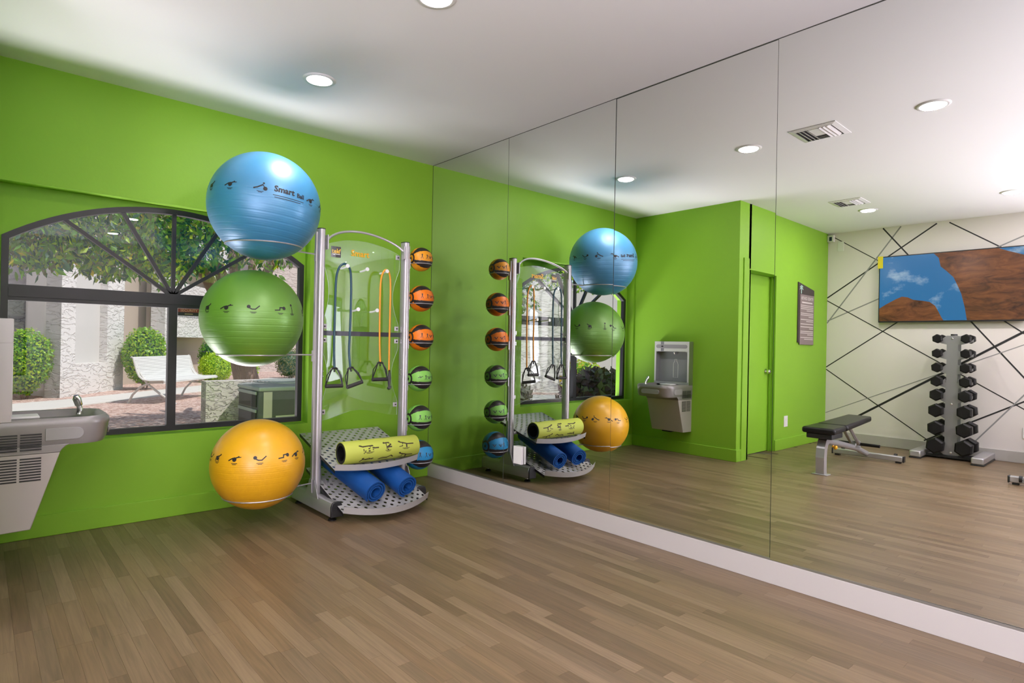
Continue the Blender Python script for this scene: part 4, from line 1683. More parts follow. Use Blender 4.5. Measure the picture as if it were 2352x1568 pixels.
rk = [(.405, 1), (.44, .93), (.455, .80), (.50, .72), (.545, .63), (.575, .50), (.60, .38), (.625, .18), (.64, 0), (1, 0), (1, .88), (.90, .95), (.84, 1)]
q = MB()
q.prism([sc(*p) for p in rk], tx + .0015, tx + .0019, 0)
q.build('picture_cliff', mat('screen_rock', (.01, .01, .01), .2, build=rock_b), scr, smooth=False)
rk2 = [(0, 0), (0, .20), (.05, .26), (.09, .30), (.13, .34), (.175, .375), (.22, .36), (.26, .32), (.33, .30), (.38, .28), (.42, .22), (.445, .13), (.465, .05), (.48, 0)]
q = MB()
q.prism([sc(*p) for p in rk2], tx + .0015, tx + .0019, 0)
q.build('picture_rock', mat('screen_rock'), scr, smooth=False)
q = MB()
q.box((tx, ty0 - .045, tz1 - .145), (tx + .004, ty0 + .012, tz1 + .004))
q.build('energy_tag', mat('tag_yellow', (.80, .68, .02), .5, bump=(80, .01, .0005)), t, smooth=False)

# ------------------------------------------------------------------ rules sign
t = thing('rules_sign', 'brown slant-topped sign with palm emblem and fitness centre rules on green wall', 'sign', (-4.80, D1, 1.62))
yS = D1 - .0005
q = MB()
q.prism([(-4.548, 1.275), (-4.548, 2.020), (-5.035, 1.945), (-5.035, 1.262)], yS, yS - .012, 1)
q.build('backing', mat('sign_brown', (.050, .038, .036), .5, bump=(80, .02, .0005)), t, bevel=.001)
q = MB()
q.prism([(-4.592, 1.250), (-4.592, 1.872), (-5.015, 1.872), (-5.015, 1.250)], yS - .012, yS - .018, 1)
fc = q.build('panel', mat('sign_taupe', (.235, .185, .18), .5, bump=(80, .02, .0005)), t, bevel=.001)
M_sl = mat('sign_letter', (.68, .62, .60), .5, bump=(80, .01, .0005))
q = MB()
vs, fs = text2d('FITNESS CENTER', .052, .0005)
# the wall faces -y: text reads left to right along +x for a viewer inside the room
q.add([(-4.803 + v[0] * .95, yS - .0188, 1.825 + v[1]) for v in vs], fs)
for (z, w0) in ((1.775, .16),):
    q.box((-4.803 - w0, yS - .0188, z - .008), (-4.803 + w0, yS - .0182, z + .008))
z = 1.738
for grp in (4, 3, 2, 1, 2, 3, 2):
    for k in range(grp):
        w1 = .385 if k < grp - 1 or grp == 1 else rnd.uniform(.10, .28)
        q.box((-4.995, yS - .0186, z - .004), (-4.995 + w1, yS - .0182, z + .004))
        z -= .0212
    z -= .0135
q.build('lettering', M_sl, fc, smooth=False)
q = MB()
pxc, pz = -4.635, 1.90
q.box((pxc - .009, yS - .0135, 1.882), (pxc + .009, yS - .0122, 1.955))
for a in (20, 60, 110, 150, -20, 200):
    ca, sa = cos(R(a)), sin(R(a))
    q.add([(pxc, yS - .0135, 1.948), (pxc + ca * .03 - sa * .009, yS - .0135, 1.955 + sa * .03 + ca * .009), (pxc + ca * .062, yS - .0135, 1.948 + sa * .045 - .006), (pxc + ca * .03 + sa * .009, yS - .0135, 1.955 + sa * .03 - ca * .009)], [(0, 1, 2, 3)])
q.build('palm_emblem', mat('emblem_mint', (.45, .68, .60), .5, bump=(80, .01, .0005)), t, smooth=False)

# ------------------------------------------------------------------ workout bench
M_pad = mat('bench_vinyl', (.009, .008, .009), .34, spec=.35, bump=(160, .1, .001))


def workout_bench(loc, label, rotz=0):
    # local: front (seat end) at x=0 going to -x, y centre 0
    t = thing('workout_bench', label, 'workout bench', (0, 0, 0))
    # seat pad and back pad
    for nm, x0, x1, z0, z1, wa, wb_ in (('seat_pad', .115, -.215, .392, .402, .15, .138), ('back_pad', -.235, -1.02, .402, .440, .142, .118)):
        q = MB()
        th = .058

        def P(x, w_, z):
            return [(x, -w_, z), (x, w_, z), (x, w_, z + th), (x, -w_, z + th)]
        pp = P(x0, wa, z0) + P(x1, wb_, z1)
        q.add(pp, [(3, 2, 1, 0), (4, 5, 6, 7), (0, 1, 5, 4), (1, 2, 6, 5), (2, 3, 7, 6), (3, 0, 4, 7)])
        q.build(nm, M_pad, t, bevel=.02, seg=4)
    q = MB()
    q.box((.09, -.115, .345), (-.19, .115, .392))
    q.build('seat_carriage', M_blk, t, bevel=.006)
    # curved front leg
    q = MB()
    lp = [(-.16, .325), (-.07, .33), (-.02, .30), (.012, .24), (.022, .16), (.020, .05), (.016, .006)]
    outer, inner = [], []
    for i, (x, z) in enumerate(lp):
        a, b = lp[max(i - 1, 0)], lp[min(i + 1, len(lp) - 1)]
        dx, dz = b[0] - a[0], b[1] - a[1]
        l = sqrt(dx * dx + dz * dz)
        outer.append((x - dz / l * .034, z + dx / l * .034))
        inner.append((x + dz / l * .034, z - dx / l * .034))
    for i in range(len(lp) - 1):
        q.prism([outer[i], outer[i + 1], inner[i + 1], inner[i]], -.038, .038, 1)
    q.build('front_leg', M_silver, t, angle=50)
    q = MB()
    q.box((-.03, -.07, 0), (.07, .07, .008))
    q.build('foot_plate', M_silver, t, bevel=.002)
    # spine tube from the front leg to the rear foot
    q = MB()
    q.tube([(-.10, 0, .300), (-.35, 0, .265), (-.95, 0, .150), (-1.28, 0, .055)], .030, 14, sx=.8)
    q.build('spine', M_silver, t)
    # rear cross foot
    q = MB()
    q.box((-1.315, -.345, .018), (-1.255, .345, .075))
    rf = q.build('rear_foot', M_silver, t, bevel=.008)
    for s_ in (-1, 1):
        q = MB()
        q.box((-1.317, s_ * .343, .014), (-1.253, s_ * .356, .078))
        q.build('end_cap', M_blk, rf, bevel=.004)
        q = MB()
        q.box((-1.31, s_ * .30 - .025, 0), (-1.26, s_ * .30 + .025, .018))
        q.build('rubber_pad', M_blk, rf, bevel=.003)
        q = MB()
        q.lathe([(.016, -.012), (.030, -.012), (.030, .012), (.016, .012), (.016, -.012)], 20, Matrix.Translation((-1.33, s_ * .26, .062)) @ Matrix.Rotation(R(90), 4, 'X'))
        q.build('wheel', M_blk, rf)
    # adjustment strut and ladder
    for yy in (-.035, .035):
        q = MB()
        q.tube([(-.62, yy, .395), (-.90, yy, .20)], .012, 8, sx=1.6)
        q.build('strut', M_silver, t)
    q = MB()
    q.box((-.70, -.03, .372), (-.30, .03, .398))
    q.build('pad_frame', M_blk, t, bevel=.003)
    q = MB()
    q.prism([(-.82, .175), (-.98, .150), (-1.02, .20), (-.96, .235), (-.86, .24)], -.025, .025, 1)
    q.build('ladder_bracket', M_silver, t, bevel=.003)
    q = MB()
    q.tube([(-.90, -.23, .205), (-.90, .16, .205)], .016, 12)
    q.build('handle_bar', M_blkrub, t)
    q = MB()
    q.lathe([(0, 0), (.012, 0), (.014, .004), (.008, .012), (.018, .02), (.022, .034), (.014, .044), (0, .046)], 16, Matrix.Translation((-.13, -.045, .26)) @ Matrix.Rotation(R(110), 4, 'X'))
    q.build('pull_knob', mat('knob_yellow', (.85, .42, .01), .35, bump=(80, .01, .0005)), t)
    t.location = loc
    t.rotation_euler = (0, 0, rotz)
    return t


b0 = workout_bench((-3.066, -2.19, 0), 'black padded silver workout bench standing before the closet wall', R(0))
dup(b0, (-5.345, -3.79, 0), R(180), 'second silver workout bench, only its rear foot tube visible at right edge')

# ------------------------------------------------------------------ dumbbell rack
XR = -5.20
t = thing('dumbbell_tree', 'tall grey branching dumbbell tree standing before the striped wall', 'dumbbell rack', (XR, -2.79, 0))
ROWZ = [1.331, 1.166, 1.008, .854, .700, .526, .330, .135]
HEX = [.052, .054, .057, .062, .069, .078, .083, .092]
M_tree = mat('tree_grey_paint', (.32, .32, .325), .35, .3, bump=(200, .03, .0005))
yc = -2.79
for xx in (XR - .075, XR + .075):
    q = MB()
    right, left = [], []
    # outline of one branching plate (y offset, z)
    prof = [(.055, .04)]
    for k in range(7, -1, -1):
        z = ROWZ[k]
        hx = HEX[k]
        hw = .058 if k > 2 else .052
        prof += [(hw, z - hx * .9), (.115, z - hx * .22), (.150, z - hx * .05), (.150, z + .012), (.128, z + .002), (.112, z + .002), (.085, z + .045 if k else z + .035), (hw, z + .06 if k else z + .04)]
    top = [(.045, ROWZ[0] + .045)]
    pts = [(yc - a, b) for a, b in prof + top] + [(yc + a, b) for a, b in (prof + top)[::-1]]
    # build as stacked strips to keep polygons simple
    for k in range(7, -1, -1):
        z = ROWZ[k]
        hx = HEX[k]
        hw = .058 if k > 2 else .052
        lo = .04 if k == 7 else ROWZ[k + 1] + .0
        hi = z + .045 if k == 0 else z
        q.box((xx - .0025, yc - hw, lo), (xx + .0025, yc + hw, hi))
        for s_ in (-1, 1):
            q.prism([(yc + s_ * hw, z - hx * 1.05), (yc + s_ * .135, z - .030), (yc + s_ * .165, z - .022), (yc + s_ * .165, z + .010), (yc + s_ * .150, z - .004), (yc + s_ * .112, z - .004), (yc + s_ * hw, z + .045)], xx - .0025, xx + .0025, 0)
    q.build('branch_plate', M_tree, t, smooth=False)
q = MB()
q.box((XR - .0745, yc - .03, .05), (XR + .0745, yc + .03, .09))
q.box((XR - .0745, yc - .03, 1.30), (XR + .0745, yc + .03, 1.33))
q.build('spacer', M_tree, t, smooth=False)
for zz in (1.345, .615, .075):
    q = MB()
    q.lathe([(0, 0), (.011, 0), (.011, .006), (0, .008)], 12, Matrix.Translation((XR + .0775, yc, zz)) @ Matrix.Rotation(R(90), 4, 'Y'))
    q.build('bolt', M_chrome, t)
q = MB()
q.box((XR - .10, yc - .24, .012), (XR + .10, yc + .24, .045))
q.build('cross_base', M_blk, t, bevel=.006)
for s_ in (-1, 1):
    q = MB()
    y_ = yc + s_ * .28
    q.box((XR - .30, y_ - .055, .014), (XR + .33, y_ + .055, .085))
    ft = q.build('base_foot', M_silver, t, bevel=.012)
    q = MB()
    q.box((XR - .302, y_ - .057, 0), (XR + .332, y_ + .057, .014))
    q.build('rubber_sole', M_blk, ft, bevel=.003)
q = MB()
q.tube([(XR, yc, 1.40 - .005), (XR, yc, 1.365)], .032, 16, sx=1)
q.build('top_knob', M_blk, t)
q = MB()
q.box((XR - .0745, yc - .02, 1.33), (XR + .0745, yc + .02, 1.366))
q.build('top_plate', M_tree, t, smooth=False)
ROWN = ['topmost', 'second from top', 'third from top', 'fourth from top', 'fifth from top', 'sixth from top', 'second from bottom', 'bottom']
for k in range(8):
    r = HEX[k]
    ln = r * 1.12
    for s_, side in ((1, 'left'), (-1, 'right')):
        y_ = yc + s_ * .131
        z_ = ROWZ[k] + .010
        d = thing('dumbbell', 'black hex dumbbell, %s row, %s column of the mirrored tree' % (ROWN[k], side), 'dumbbell', (XR, y_, z_), 'hex dumbbells on the tree')
        q = MB()
        q.tube([(XR - .09, y_, z_), (XR - .04, y_, z_), (XR, y_, z_), (XR + .04, y_, z_), (XR + .09, y_, z_)], [.012, .013, .016, .013, .012], 12)
        q.build('handle', M_chrome, d)
        for e in (-1, 1):
            q = MB()
            T = Matrix.Translation((XR + e * .083, y_, z_)) @ Matrix.Rotation(R(90 * e), 4, 'Y') @ Matrix.Rotation(R(rnd.uniform(-6, 6)), 4, 'Z')
            q.lathe([(0, 0), (r * .80, 0), (r, ln * .16), (r, ln * .84), (r * .80, ln), (0, ln)], 6, T)
            q.build('hex_head', M_blkrub, d, smooth=False, bevel=.004)
# ------------------------------------------------------------------ outdoors
G = -.05


def gravel_b(n, b, tc):
    ge = n.nodes.new('ShaderNodeNewGeometry')
    vo = n.nodes.new('ShaderNodeTexVoronoi')
    vo.inputs['Scale'].default_value = 26
    n.links.new(ge.outputs['Position'], vo.inputs['Vector'])
    cr = n.nodes.new('ShaderNodeValToRGB')
    e = cr.color_ramp.elements
    e[0].position, e[0].color = 0, (.30, .17, .13, 1)
    e[1].position, e[1].color = 1, (.72, .56, .50, 1)
    x = cr.color_ramp.elements.new(.5)
    x.color = (.56, .37, .31, 1)
    sp = n.nodes.new('ShaderNodeSeparateColor')
    n.links.new(vo.outputs['Color'], sp.inputs[0])
    n.links.new(sp.outputs[0], cr.inputs[0])
    n.links.new(cr.outputs[0], b.inputs['Base Color'])
    bp = n.nodes.new('ShaderNodeBump')
    bp.inputs['Strength'].default_value = .9
    bp.inputs['Distance'].default_value = .02
    bp.invert = True
    n.links.new(vo.outputs['Distance'], bp.inputs['Height'])
    n.links.new(bp.outputs[0], b.inputs['Normal'])


M_gravel = mat('pink_gravel', (.5, .35, .3), .9, build=gravel_b)
mb = MB()
mb.box((-40, .24, G - .2), (40, 60, G))
mb.box((-40, -30, G - .2), (W2 - .3, .24, G))
mb.box((W2 - .3, -30, G - .2), (.5, YB - .3, G))
tag(mb.build('ground', M_gravel, smooth=False), 'pink decomposed gravel yard outside the window', kind='structure')
# concrete path of slabs
M_conc = mat('pale_concrete', (.62, .58, .54), .8, bump=(60, .2, .004), var=(3, .06))
near = [(-6.4, 4.4), (-4.4, 6.05), (-2.389, 7.70), (-.9, 9.05), (.10, 9.92), (.95, 10.55), (2.4, 11.7), (4.6, 13.6)]
far = [(-7.4, 5.5), (-5.4, 7.2), (-3.2, 8.75), (-1.60, 9.75), (-.35, 10.85), (.55, 11.6), (1.9, 12.85), (4.0, 14.8)]
path = thing('garden_path', 'pale concrete path crossing the gravel behind the white bench', 'path', (-1, 9, G))
for (a, b, c_, d_) in zip(near[:-1], near[1:], far[1:], far[:-1]):
    cx = (a[0] + b[0] + c_[0] + d_[0]) / 4
    cyy = (a[1] + b[1] + c_[1] + d_[1]) / 4
    pl = [(cx + (p[0] - cx) * .992, cyy + (p[1] - cyy) * .992) for p in (a, b, c_, d_)]
    q = MB()
    q.prism(pl, G - .03, G + .02, 2)
    q.build('slab', M_conc, path, bevel=.006)


def stucco_b(n, b, tc, sc_=(4.2, 4.2, 13), ds=.028):
    ge = n.nodes.new('ShaderNodeNewGeometry')
    mp = n.nodes.new('ShaderNodeMapping')
    mp.inputs['Scale'].default_value = sc_
    nz = n.nodes.new('ShaderNodeTexNoise')
    nz.inputs['Scale'].default_value = 1.0
    nz.inputs['Detail'].default_value = 4
    nz.inputs['Distortion'].default_value = .9
    n.links.new(ge.outputs['Position'], mp.inputs['Vector'])
    n.links.new(mp.outputs[0], nz.inputs['Vector'])
    cr = n.nodes.new('ShaderNodeValToRGB')
    cr.color_ramp.elements[0].position = .44
    cr.color_ramp.elements[1].position = .53
    n.links.new(nz.outputs[0], cr.inputs[0])
    bp = n.nodes.new('ShaderNodeBump')
    bp.inputs['Strength'].default_value = .85
    bp.inputs['Distance'].default_value = ds
    n.links.new(cr.outputs[0], bp.inputs['Height'])
    n.links.new(bp.outputs[0], b.inputs['Normal'])


M_stu = mat('rough_stucco', (.74, .70, .67), .85, build=stucco_b)
M_smo = mat('smooth_stucco', (.60, .57, .54), .85, bump=(12, .15, .01), var=(1.2, .05))
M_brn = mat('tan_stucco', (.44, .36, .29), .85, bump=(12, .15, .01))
M_tile = mat('clay_tile', (.48, .20, .12), .7, bump=(20, .2, .01), var=(8, .25))
M_void = mat('deep_shade_opening', (.05, .045, .04), .8, bump=(10, .1, .01))

# neighbouring house with the pillar and the niche
house = thing('stucco_house', 'white rough stucco house with pillar and niche beyond the path', 'building', (-1.0, 12, G))


def wallseg(bm_, a, b, z0, z1, th=.3, mi=0):
    """vertical slab from plan point a to b, thickness th away to the left of the direction"""
    d = Vector((b[0] - a[0], b[1] - a[1])).normalized()
    n_ = Vector((-d.y, d.x)) * th
    bm_.prism([a, b, (b[0] + n_.x, b[1] + n_.y), (a[0] + n_.x, a[1] + n_.y)], z0, z1, 2, mi)


def along(a, b, t):
    return (a[0] + (b[0] - a[0]) * t, a[1] + (b[1] - a[1]) * t)


C0, C1, CL = (-1.756, 10.215), (-.414, 12.112), (-2.245, 11.40)
# pillar front face with a sunk niche between t=.235 and .72
q = MB()
wallseg(q, C0, along(C0, C1, .20), G - .1, 6.2, .28)
wallseg(q, along(C0, C1, .70), C1, G - .1, 6.2, .28)
wallseg(q, along(C0, C1, .20), along(C0, C1, .70), G - .1, .60, .28)
q.build('pillar', M_stu, house, smooth=False)
q = MB()
dn = Vector((-(C1[1] - C0[1]), C1[0] - C0[0])).normalized()
a_, b_ = along(C0, C1, .20), along(C0, C1, .70)
wallseg(q, (a_[0] + dn.x * .16, a_[1] + dn.y * .16), (b_[0] + dn.x * .16, b_[1] + dn.y * .16), .55, 6.2, .05)
q.build('niche', M_smo, house, smooth=False)
q = MB()
q.prism([C0, (C0[0] + dn.x * .28, C0[1] + dn.y * .28), (CL[0] + .25, CL[1] + .6), CL], G - .1, 6.2, 2)
q.prism([(C0[0] + dn.x * .28, C0[1] + dn.y * .28), (C1[0] + dn.x * .28, C1[1] + dn.y * .28), (-.70, 13.2), (-2.0, 12.4)], G - .1, 6.2, 2)
q.build('side_wall', M_smo, house, smooth=False)
# left wing
q = MB()
wallseg(q, (-8.2, 6.0), (-5.0, 9.2), G - .1, 6.2, .3)
wallseg(q, (-5.0, 9.2), (-2.12, 12.17), G - .1, 6.2, .3)
q.build('wing_wall', M_stu, house, smooth=False)
# right: tan recess wall, then textured wall with a dark opening, tile ledge and upper window
q = MB()
wallseg(q, (-.60, 13.2), (.95, 14.6), G - .1, 6.2, .2)
q.build('recess_wall', M_brn, house, smooth=False)
E0, E1 = (.700, 13.4), (3.4, 17.4)
q = MB()
wallseg(q, E0, E1, 1.19, 2.72, .35)
wallseg(q, E0, along(E0, E1, .10), G - .1, 1.19, .35)
wallseg(q, along(E0, E1, .165), E1, 3.15, 6.2, .35)
wallseg(q, E0, along(E0, E1, .165), 2.72, 6.2, .35)
wallseg(q, along(E0, E1, .85), E1, 2.72, 3.15, .35)
q.build('front_wall', M_stu, house, smooth=False)
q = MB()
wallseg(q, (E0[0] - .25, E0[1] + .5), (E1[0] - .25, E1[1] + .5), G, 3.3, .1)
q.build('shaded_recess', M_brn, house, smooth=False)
q = MB()
d_ = Vector((E1[0] - E0[0], E1[1] - E0[1])).normalized()
# tile ledge made of barrel tiles
for k in range(22):
    p = Vector(E0) + d_ * (.75 + k * .15)
    o_ = Vector((d_.y, -d_.x))
    q = MB()
    q.tube([(p.x + o_.x * .03, p.y + o_.y * .03, 2.13), (p.x + o_.x * .16, p.y + o_.y * .16, 2.04)], [.06, .07], 8)
    q.build('roof_tile', M_tile, house)

# bench
bn = thing('garden_bench', 'white perforated metal garden bench in front of the round hedges', 'bench', (.05, 8.80, G))
BT = Matrix.Translation((.05, 8.80, G)) @ Matrix.Rotation(atan2(.73, .68) + pi, 4, 'Z')
M_wmet = mat('white_coated_metal', (.62, .58, .55), .45, bump=(60, .1, .001))


def perf_b(n, b, tc):
    vo = n.nodes.new('ShaderNodeTexVoronoi')
    vo.inputs['Scale'].default_value = 34
    vo.inputs['Randomness'].default_value = 0
    n.links.new(tc.outputs['Object'], vo.inputs['Vector'])
    cr = n.nodes.new('ShaderNodeValToRGB')
    cr.color_ramp.elements[0].position = .22
    cr.color_ramp.elements[0].color = (.16, .155, .15, 1)
    cr.color_ramp.elements[1].position = .34
    cr.color_ramp.elements[1].color = (.66, .64, .61, 1)
    n.links.new(vo.outputs['Distance'], cr.inputs[0])
    n.links.new(cr.outputs[0], b.inputs['Base Color'])


M_perf = mat('perforated_white_metal', (.8, .78, .75), .5, build=perf_b)
hl = .93
prof = [(-.40, .84), (-.385, .86), (-.36, .845), (-.33, .74), (-.29, .60), (-.24, .50), (-.17, .445), (-.05, .425), (.12, .43), (.20, .435), (.235, .42), (.24, .395)]
n_ = len(prof)
for nm, sl in (('backrest', (0, 6)), ('seat', (5, n_))):
    q = MB()
    pp = prof[sl[0]:sl[1]]
    for (y0, z0), (y1, z1) in zip(pp[:-1], pp[1:]):
        q.add([(-hl, y0, z0), (hl, y0, z0), (hl, y1, z1), (-hl, y1, z1), (-hl, y0, z0 - .006), (hl, y0, z0 - .006), (hl, y1, z1 - .006), (-hl, y1, z1 - .006)],
              [(0, 1, 2, 3), (7, 6, 5, 4)], 0, BT)
    s_ = q.build(nm, M_perf, bn, angle=60)
    q = MB()
    for x in (-hl, hl):
        q.tube([(x, y, z) for y, z in pp], .014, 8, T=BT)
    q.build('edge_tube', M_wmet, s_)
for x in (-.86, .86):
    q = MB()
    q.tube([(x, -.37, .80), (x, -.30, .60), (x, -.12, .36), (x, .12, .18), (x, .42, .0)], .020, 10, T=BT)
    q.build('leg', M_wmet, bn)
    q = MB()
    q.tube([(x, -.48, .0), (x, -.40, .16), (x, -.26, .30), (x, -.08, .385), (x, .16, .40)], .020, 10, T=BT)
    q.build('leg', M_wmet, bn)


# leaves
def leaf_pts(p, d, n_, L, W):
    t = d.cross(n_)
    if t.length < 1e-3:
        t = Vector((1, 0, 0))
    t.normalize()
    return [p, p + d * L * .5 + t * W * .5 + n_ * L * .04, p + d * L, p + d * L * .5 - t * W * .5 + n_ * L * .04]


def rdir():
    while True:
        v = Vector((rnd.uniform(-1, 1), rnd.uniform(-1, 1), rnd.uniform(-1, 1)))
        if .05 < v.length < 1:
            return v.normalized()


def leafmat(name, c, tr=.35):
    if name in MATS:
        return MATS[name]
    m = bpy.data.materials.new(name)
    m.use_nodes = True
    n = m.node_tree
    b = n.nodes['Principled BSDF']
    b.inputs['Base Color'].default_value = (*c, 1)
    b.inputs['Roughness'].default_value = .4
    o = n.nodes['Material Output']
    t = n.nodes.new('ShaderNodeBsdfTranslucent')
    t.inputs[0].default_value = (min(1, c[0] * 1.7), min(1, c[1] * 1.35), c[2] * .6, 1)
    x = n.nodes.new('ShaderNodeMixShader')
    x.inputs[0].default_value = tr
    n.links.new(b.outputs[0], x.inputs[1])
    n.links.new(t.outputs[0], x.inputs[2])
    n.links.new(x.outputs[0], o.inputs[0])
    MATS[name] = m
    return m


LM = [leafmat('leaf_green', (.15, .38, .025)), leafmat('leaf_bright', (.42, .62, .03)), leafmat('leaf_dark', (.02, .12, .045)), leafmat('leaf_olive', (.16, .20, .06)), leafmat('leaf_yellow', (.55, .52, .04)),
      leafmat('leaf_purple', (.10, .05, .08)), leafmat('leaf_grey', (.18, .18, .15)), leafmat('leaf_lantana', (.62, .42, .06))]
M_bark = mat('bark', (.30, .20, .155), .9, bump=(14, .8, .03, (3, 3, .8)), var=(6, .35))


def shrub(name, label, c, rx, rz, nleaf, L, pal, cone=.5, group=None, cat='shrub', stem=True):
    t = thing(name, label, cat, (c[0], c[1], G), group)
    q = MB()
    zc = c[2]
    core = []
    for i in range(9):
        a = -pi / 2 + pi * i / 8
        rr = rx * .86 * cos(a) * (1 - cone * .45 * (1 - (sin(a) + 1) / 2))
        core.append((max(rr, .0) if 0 < i < 8 else 0, rz * .86 * sin(a)))
    q.lathe(core, 16, Matrix.Translation(c), 2)  # solid core, dark on the hedges to paint shade between the leaves
    for i in range(nleaf):
        d = rdir()
        s_ = rnd.uniform(.86, 1.02) + .05 * sin(d.x * 9) * cos(d.y * 8)
        k = 1 - cone * .45 * (1 - (d.z + 1) / 2)
        p = Vector((c[0] + d.x * rx * s_ * k, c[1] + d.y * rx * s_ * k, zc + d.z * rz * s_))
        nd = (d + rdir() * .8).normalized()
        dd = (rdir() + d * .3 + Vector((0, 0, .25)))
        dd = (dd - nd * dd.dot(nd)).normalized()
        l = L * rnd.uniform(.7, 1.25)
        q.add(leaf_pts(p, dd, nd, l, l * .55), [(0, 1, 2, 3)], rnd.choice((0, 0, 1)))
    f = q.build('foliage', [LM[pal[0]], LM[pal[1]], LM[pal[2]]], t, smooth=False)
    tag(f, kind='stuff')
    if stem:
        q = MB()
        for k in range(3):
            a = k * 2.1
            q.tube([(c[0] + .03 * cos(a), c[1] + .03 * sin(a), G - .02), (c[0] + rx * .3 * cos(a), c[1] + rx * .3 * sin(a), zc - rz * .6)], .02, 6)
        q.build('stem', M_bark, t)
    return t


shrub('clipped_hedge', 'clipped round hedge left of the stucco pillar, nearest the fountain', (-2.30, 10.30, .66), .52, .62, 4200, .062, (0, 1, 2), .75)
shrub('clipped_hedge', 'clipped round hedge directly behind the left end of the bench', (-.04, 11.75, .74), .46, .66, 4200, .066, (0, 1, 2), .15)
shrub('leafy_shrub', 'grey-green shrub behind the right end of the bench', (2.40, 14.95, .62), .50, .62, 2400, .06, (0, 2, 2), .2)
shrub('leafy_shrub', 'bright lime shrub under the green exercise ball, right of the bench', (2.05, 13.7, .36), .44, .42, 2600, .065, (1, 1, 0), .1)
shrub('leafy_shrub', 'lime shrub beside the tree trunk', (2.95, 13.95, .42), .36, .46, 1800, .065, (1, 0, 2), .1)
shrub('leafy_shrub', 'small olive shrub above the condenser at the window edge', (4.45, 14.4, .42), .46, .46, 1700, .06, (3, 3, 2), .1)

# tree
tree = thing('ficus_tree', 'spreading leafy tree whose canopy hangs over the yard outside the window', 'tree', (.2, 5.25, G))
q = MB()
q.tube([(.22, 5.25, G), (.17, 5.22, .42), (.062, 5.2, .83), (-.017, 5.2, 1.30), (-.075, 5.2, 1.69), (-.124, 5.2, 1.95)], [.24, .19, .165, .16, .17, .15], 16)
q.build('trunk', M_bark, tree)
BR = [([(-.017, 5.2, 1.3), (-.25, 5.15, 1.65), (-.42, 5.1, 1.95), (-.62, 5.0, 2.3), (-.9, 4.8, 2.8), (-1.3, 4.3, 3.3)], .13),
      ([(0, 5.2, 1.35), (-.15, 5.15, 1.8), (-.30, 5.1, 2.15), (-.45, 5.0, 2.5), (-.6, 4.8, 3.0)], .13),
      ([(0, 5.2, 1.4), (-.02, 5.2, 1.9), (-.08, 5.25, 2.4), (-.1, 5.4, 3.0)], .13),
      ([(.03, 5.2, 1.35), (.25, 5.25, 1.8), (.42, 5.3, 2.15), (.62, 5.4, 2.6), (1.0, 5.6, 3.2)], .13),
      ([(.03, 5.2, 1.4), (.15, 5.3, 1.9), (.25, 5.4, 2.3), (.4, 5.6, 2.9)], .11),
      ([(-.30, 5.15, 1.95), (-.668, 5.0, 2.14), (-.951, 4.8, 2.24), (-1.275, 4.6, 2.30), (-2.0, 4.2, 2.55)], .05),
      ([(-.8, 4.8, 2.7), (-2.0, 3.8, 3.0), (-3.4, 3.4, 3.1)], .05), ([(.6, 5.4, 2.5), (1.6, 4.6, 2.9), (2.6, 4.2, 3.1)], .05)]
for pts, r_ in BR:
    q = MB()
    k = len(pts)
    q.tube(pts, [r_ * (1 - .7 * i / (k - 1)) for i in range(k)], 10)
    q.build('branch', M_bark, tree)
fol = MB()
near_leaves = []


def canopy_low(x, y):
    """height of the ragged underside"""
    base = 1.90 + .045 * (y - 3.5) * 3.2
    if x > -1.0:
        base += .10 + (x + 1.0) * .13
    return base + .07 * sin(x * 5.1 + y * 2) + .05 * sin(x * 11 + 1) + .04 * sin(y * 9)


NL = 46000
for i in range(NL):
    if i < NL * .55:
        x = rnd.uniform(-4.2, 2.6)
        y = rnd.uniform(2.9, 5.0)
        lo = canopy_low(x, y)
        z = lo + abs(rnd.gauss(0, .55))
        if z > 3.5:
            continue
    else:
        x = rnd.uniform(-8.0, 4.2)
        y = rnd.uniform(2.3, 5.1)
        z = max(canopy_low(x, y) + .25, rnd.uniform(2.4, 3.5))
    if x > -.85 and z < 2.62 and rnd.random() < .8:
        continue
    p = Vector((x, y, z))
    d = (rdir() * .8 + Vector((0, 0, -.75))).normalized()
    nn = rdir()
    nn = (nn - d * nn.dot(d)).normalized()
    l = rnd.uniform(.07, .125)
    dist = (p - Vector((-2.987, -4.43, 1.18))).length
    m_ = rnd.choice((0, 0, 0, 1, 2, 2, 3)) if rnd.random() > .03 else 4
    if z - canopy_low(x, y) < .10 and y < 3.9 and -3.2 < x < .8 and len(near_leaves) < 280:
        near_leaves.append((p, d, nn, l * 1.05, m_))
        continue
    fol.add(leaf_pts(p, d, nn, l, l * .42), [(0, 1, 2, 3)], m_)
tag(fol.build('foliage', LM[:5], tree, smooth=False), kind='stuff')
lc = {}
for (p, d, nn, l, m_) in near_leaves:
    if m_ not in lc:
        q = MB()
        q.add([(0, 0, 0), (.25, .17, .02), (.6, .19, .03), (1, 0, 0), (.6, -.19, .03), (.25, -.17, .02)], [(0, 1, 2, 3), (0, 3, 4, 5)])
        o = q.build('leaf', LM[m_], smooth=False)
        lc[m_] = o.data
        bpy.data.objects.remove(o)
    o = bpy.data.objects.new('leaf', lc[m_])
    COL.objects.link(o)
    o.parent = tree
    t_ = nn.cross(d)
    M_ = Matrix((d, t_, nn)).transposed().to_4x4()
    o.rotation_euler = M_.to_euler()
    o.scale = (l, l, l)
    o.location = p - tree.location

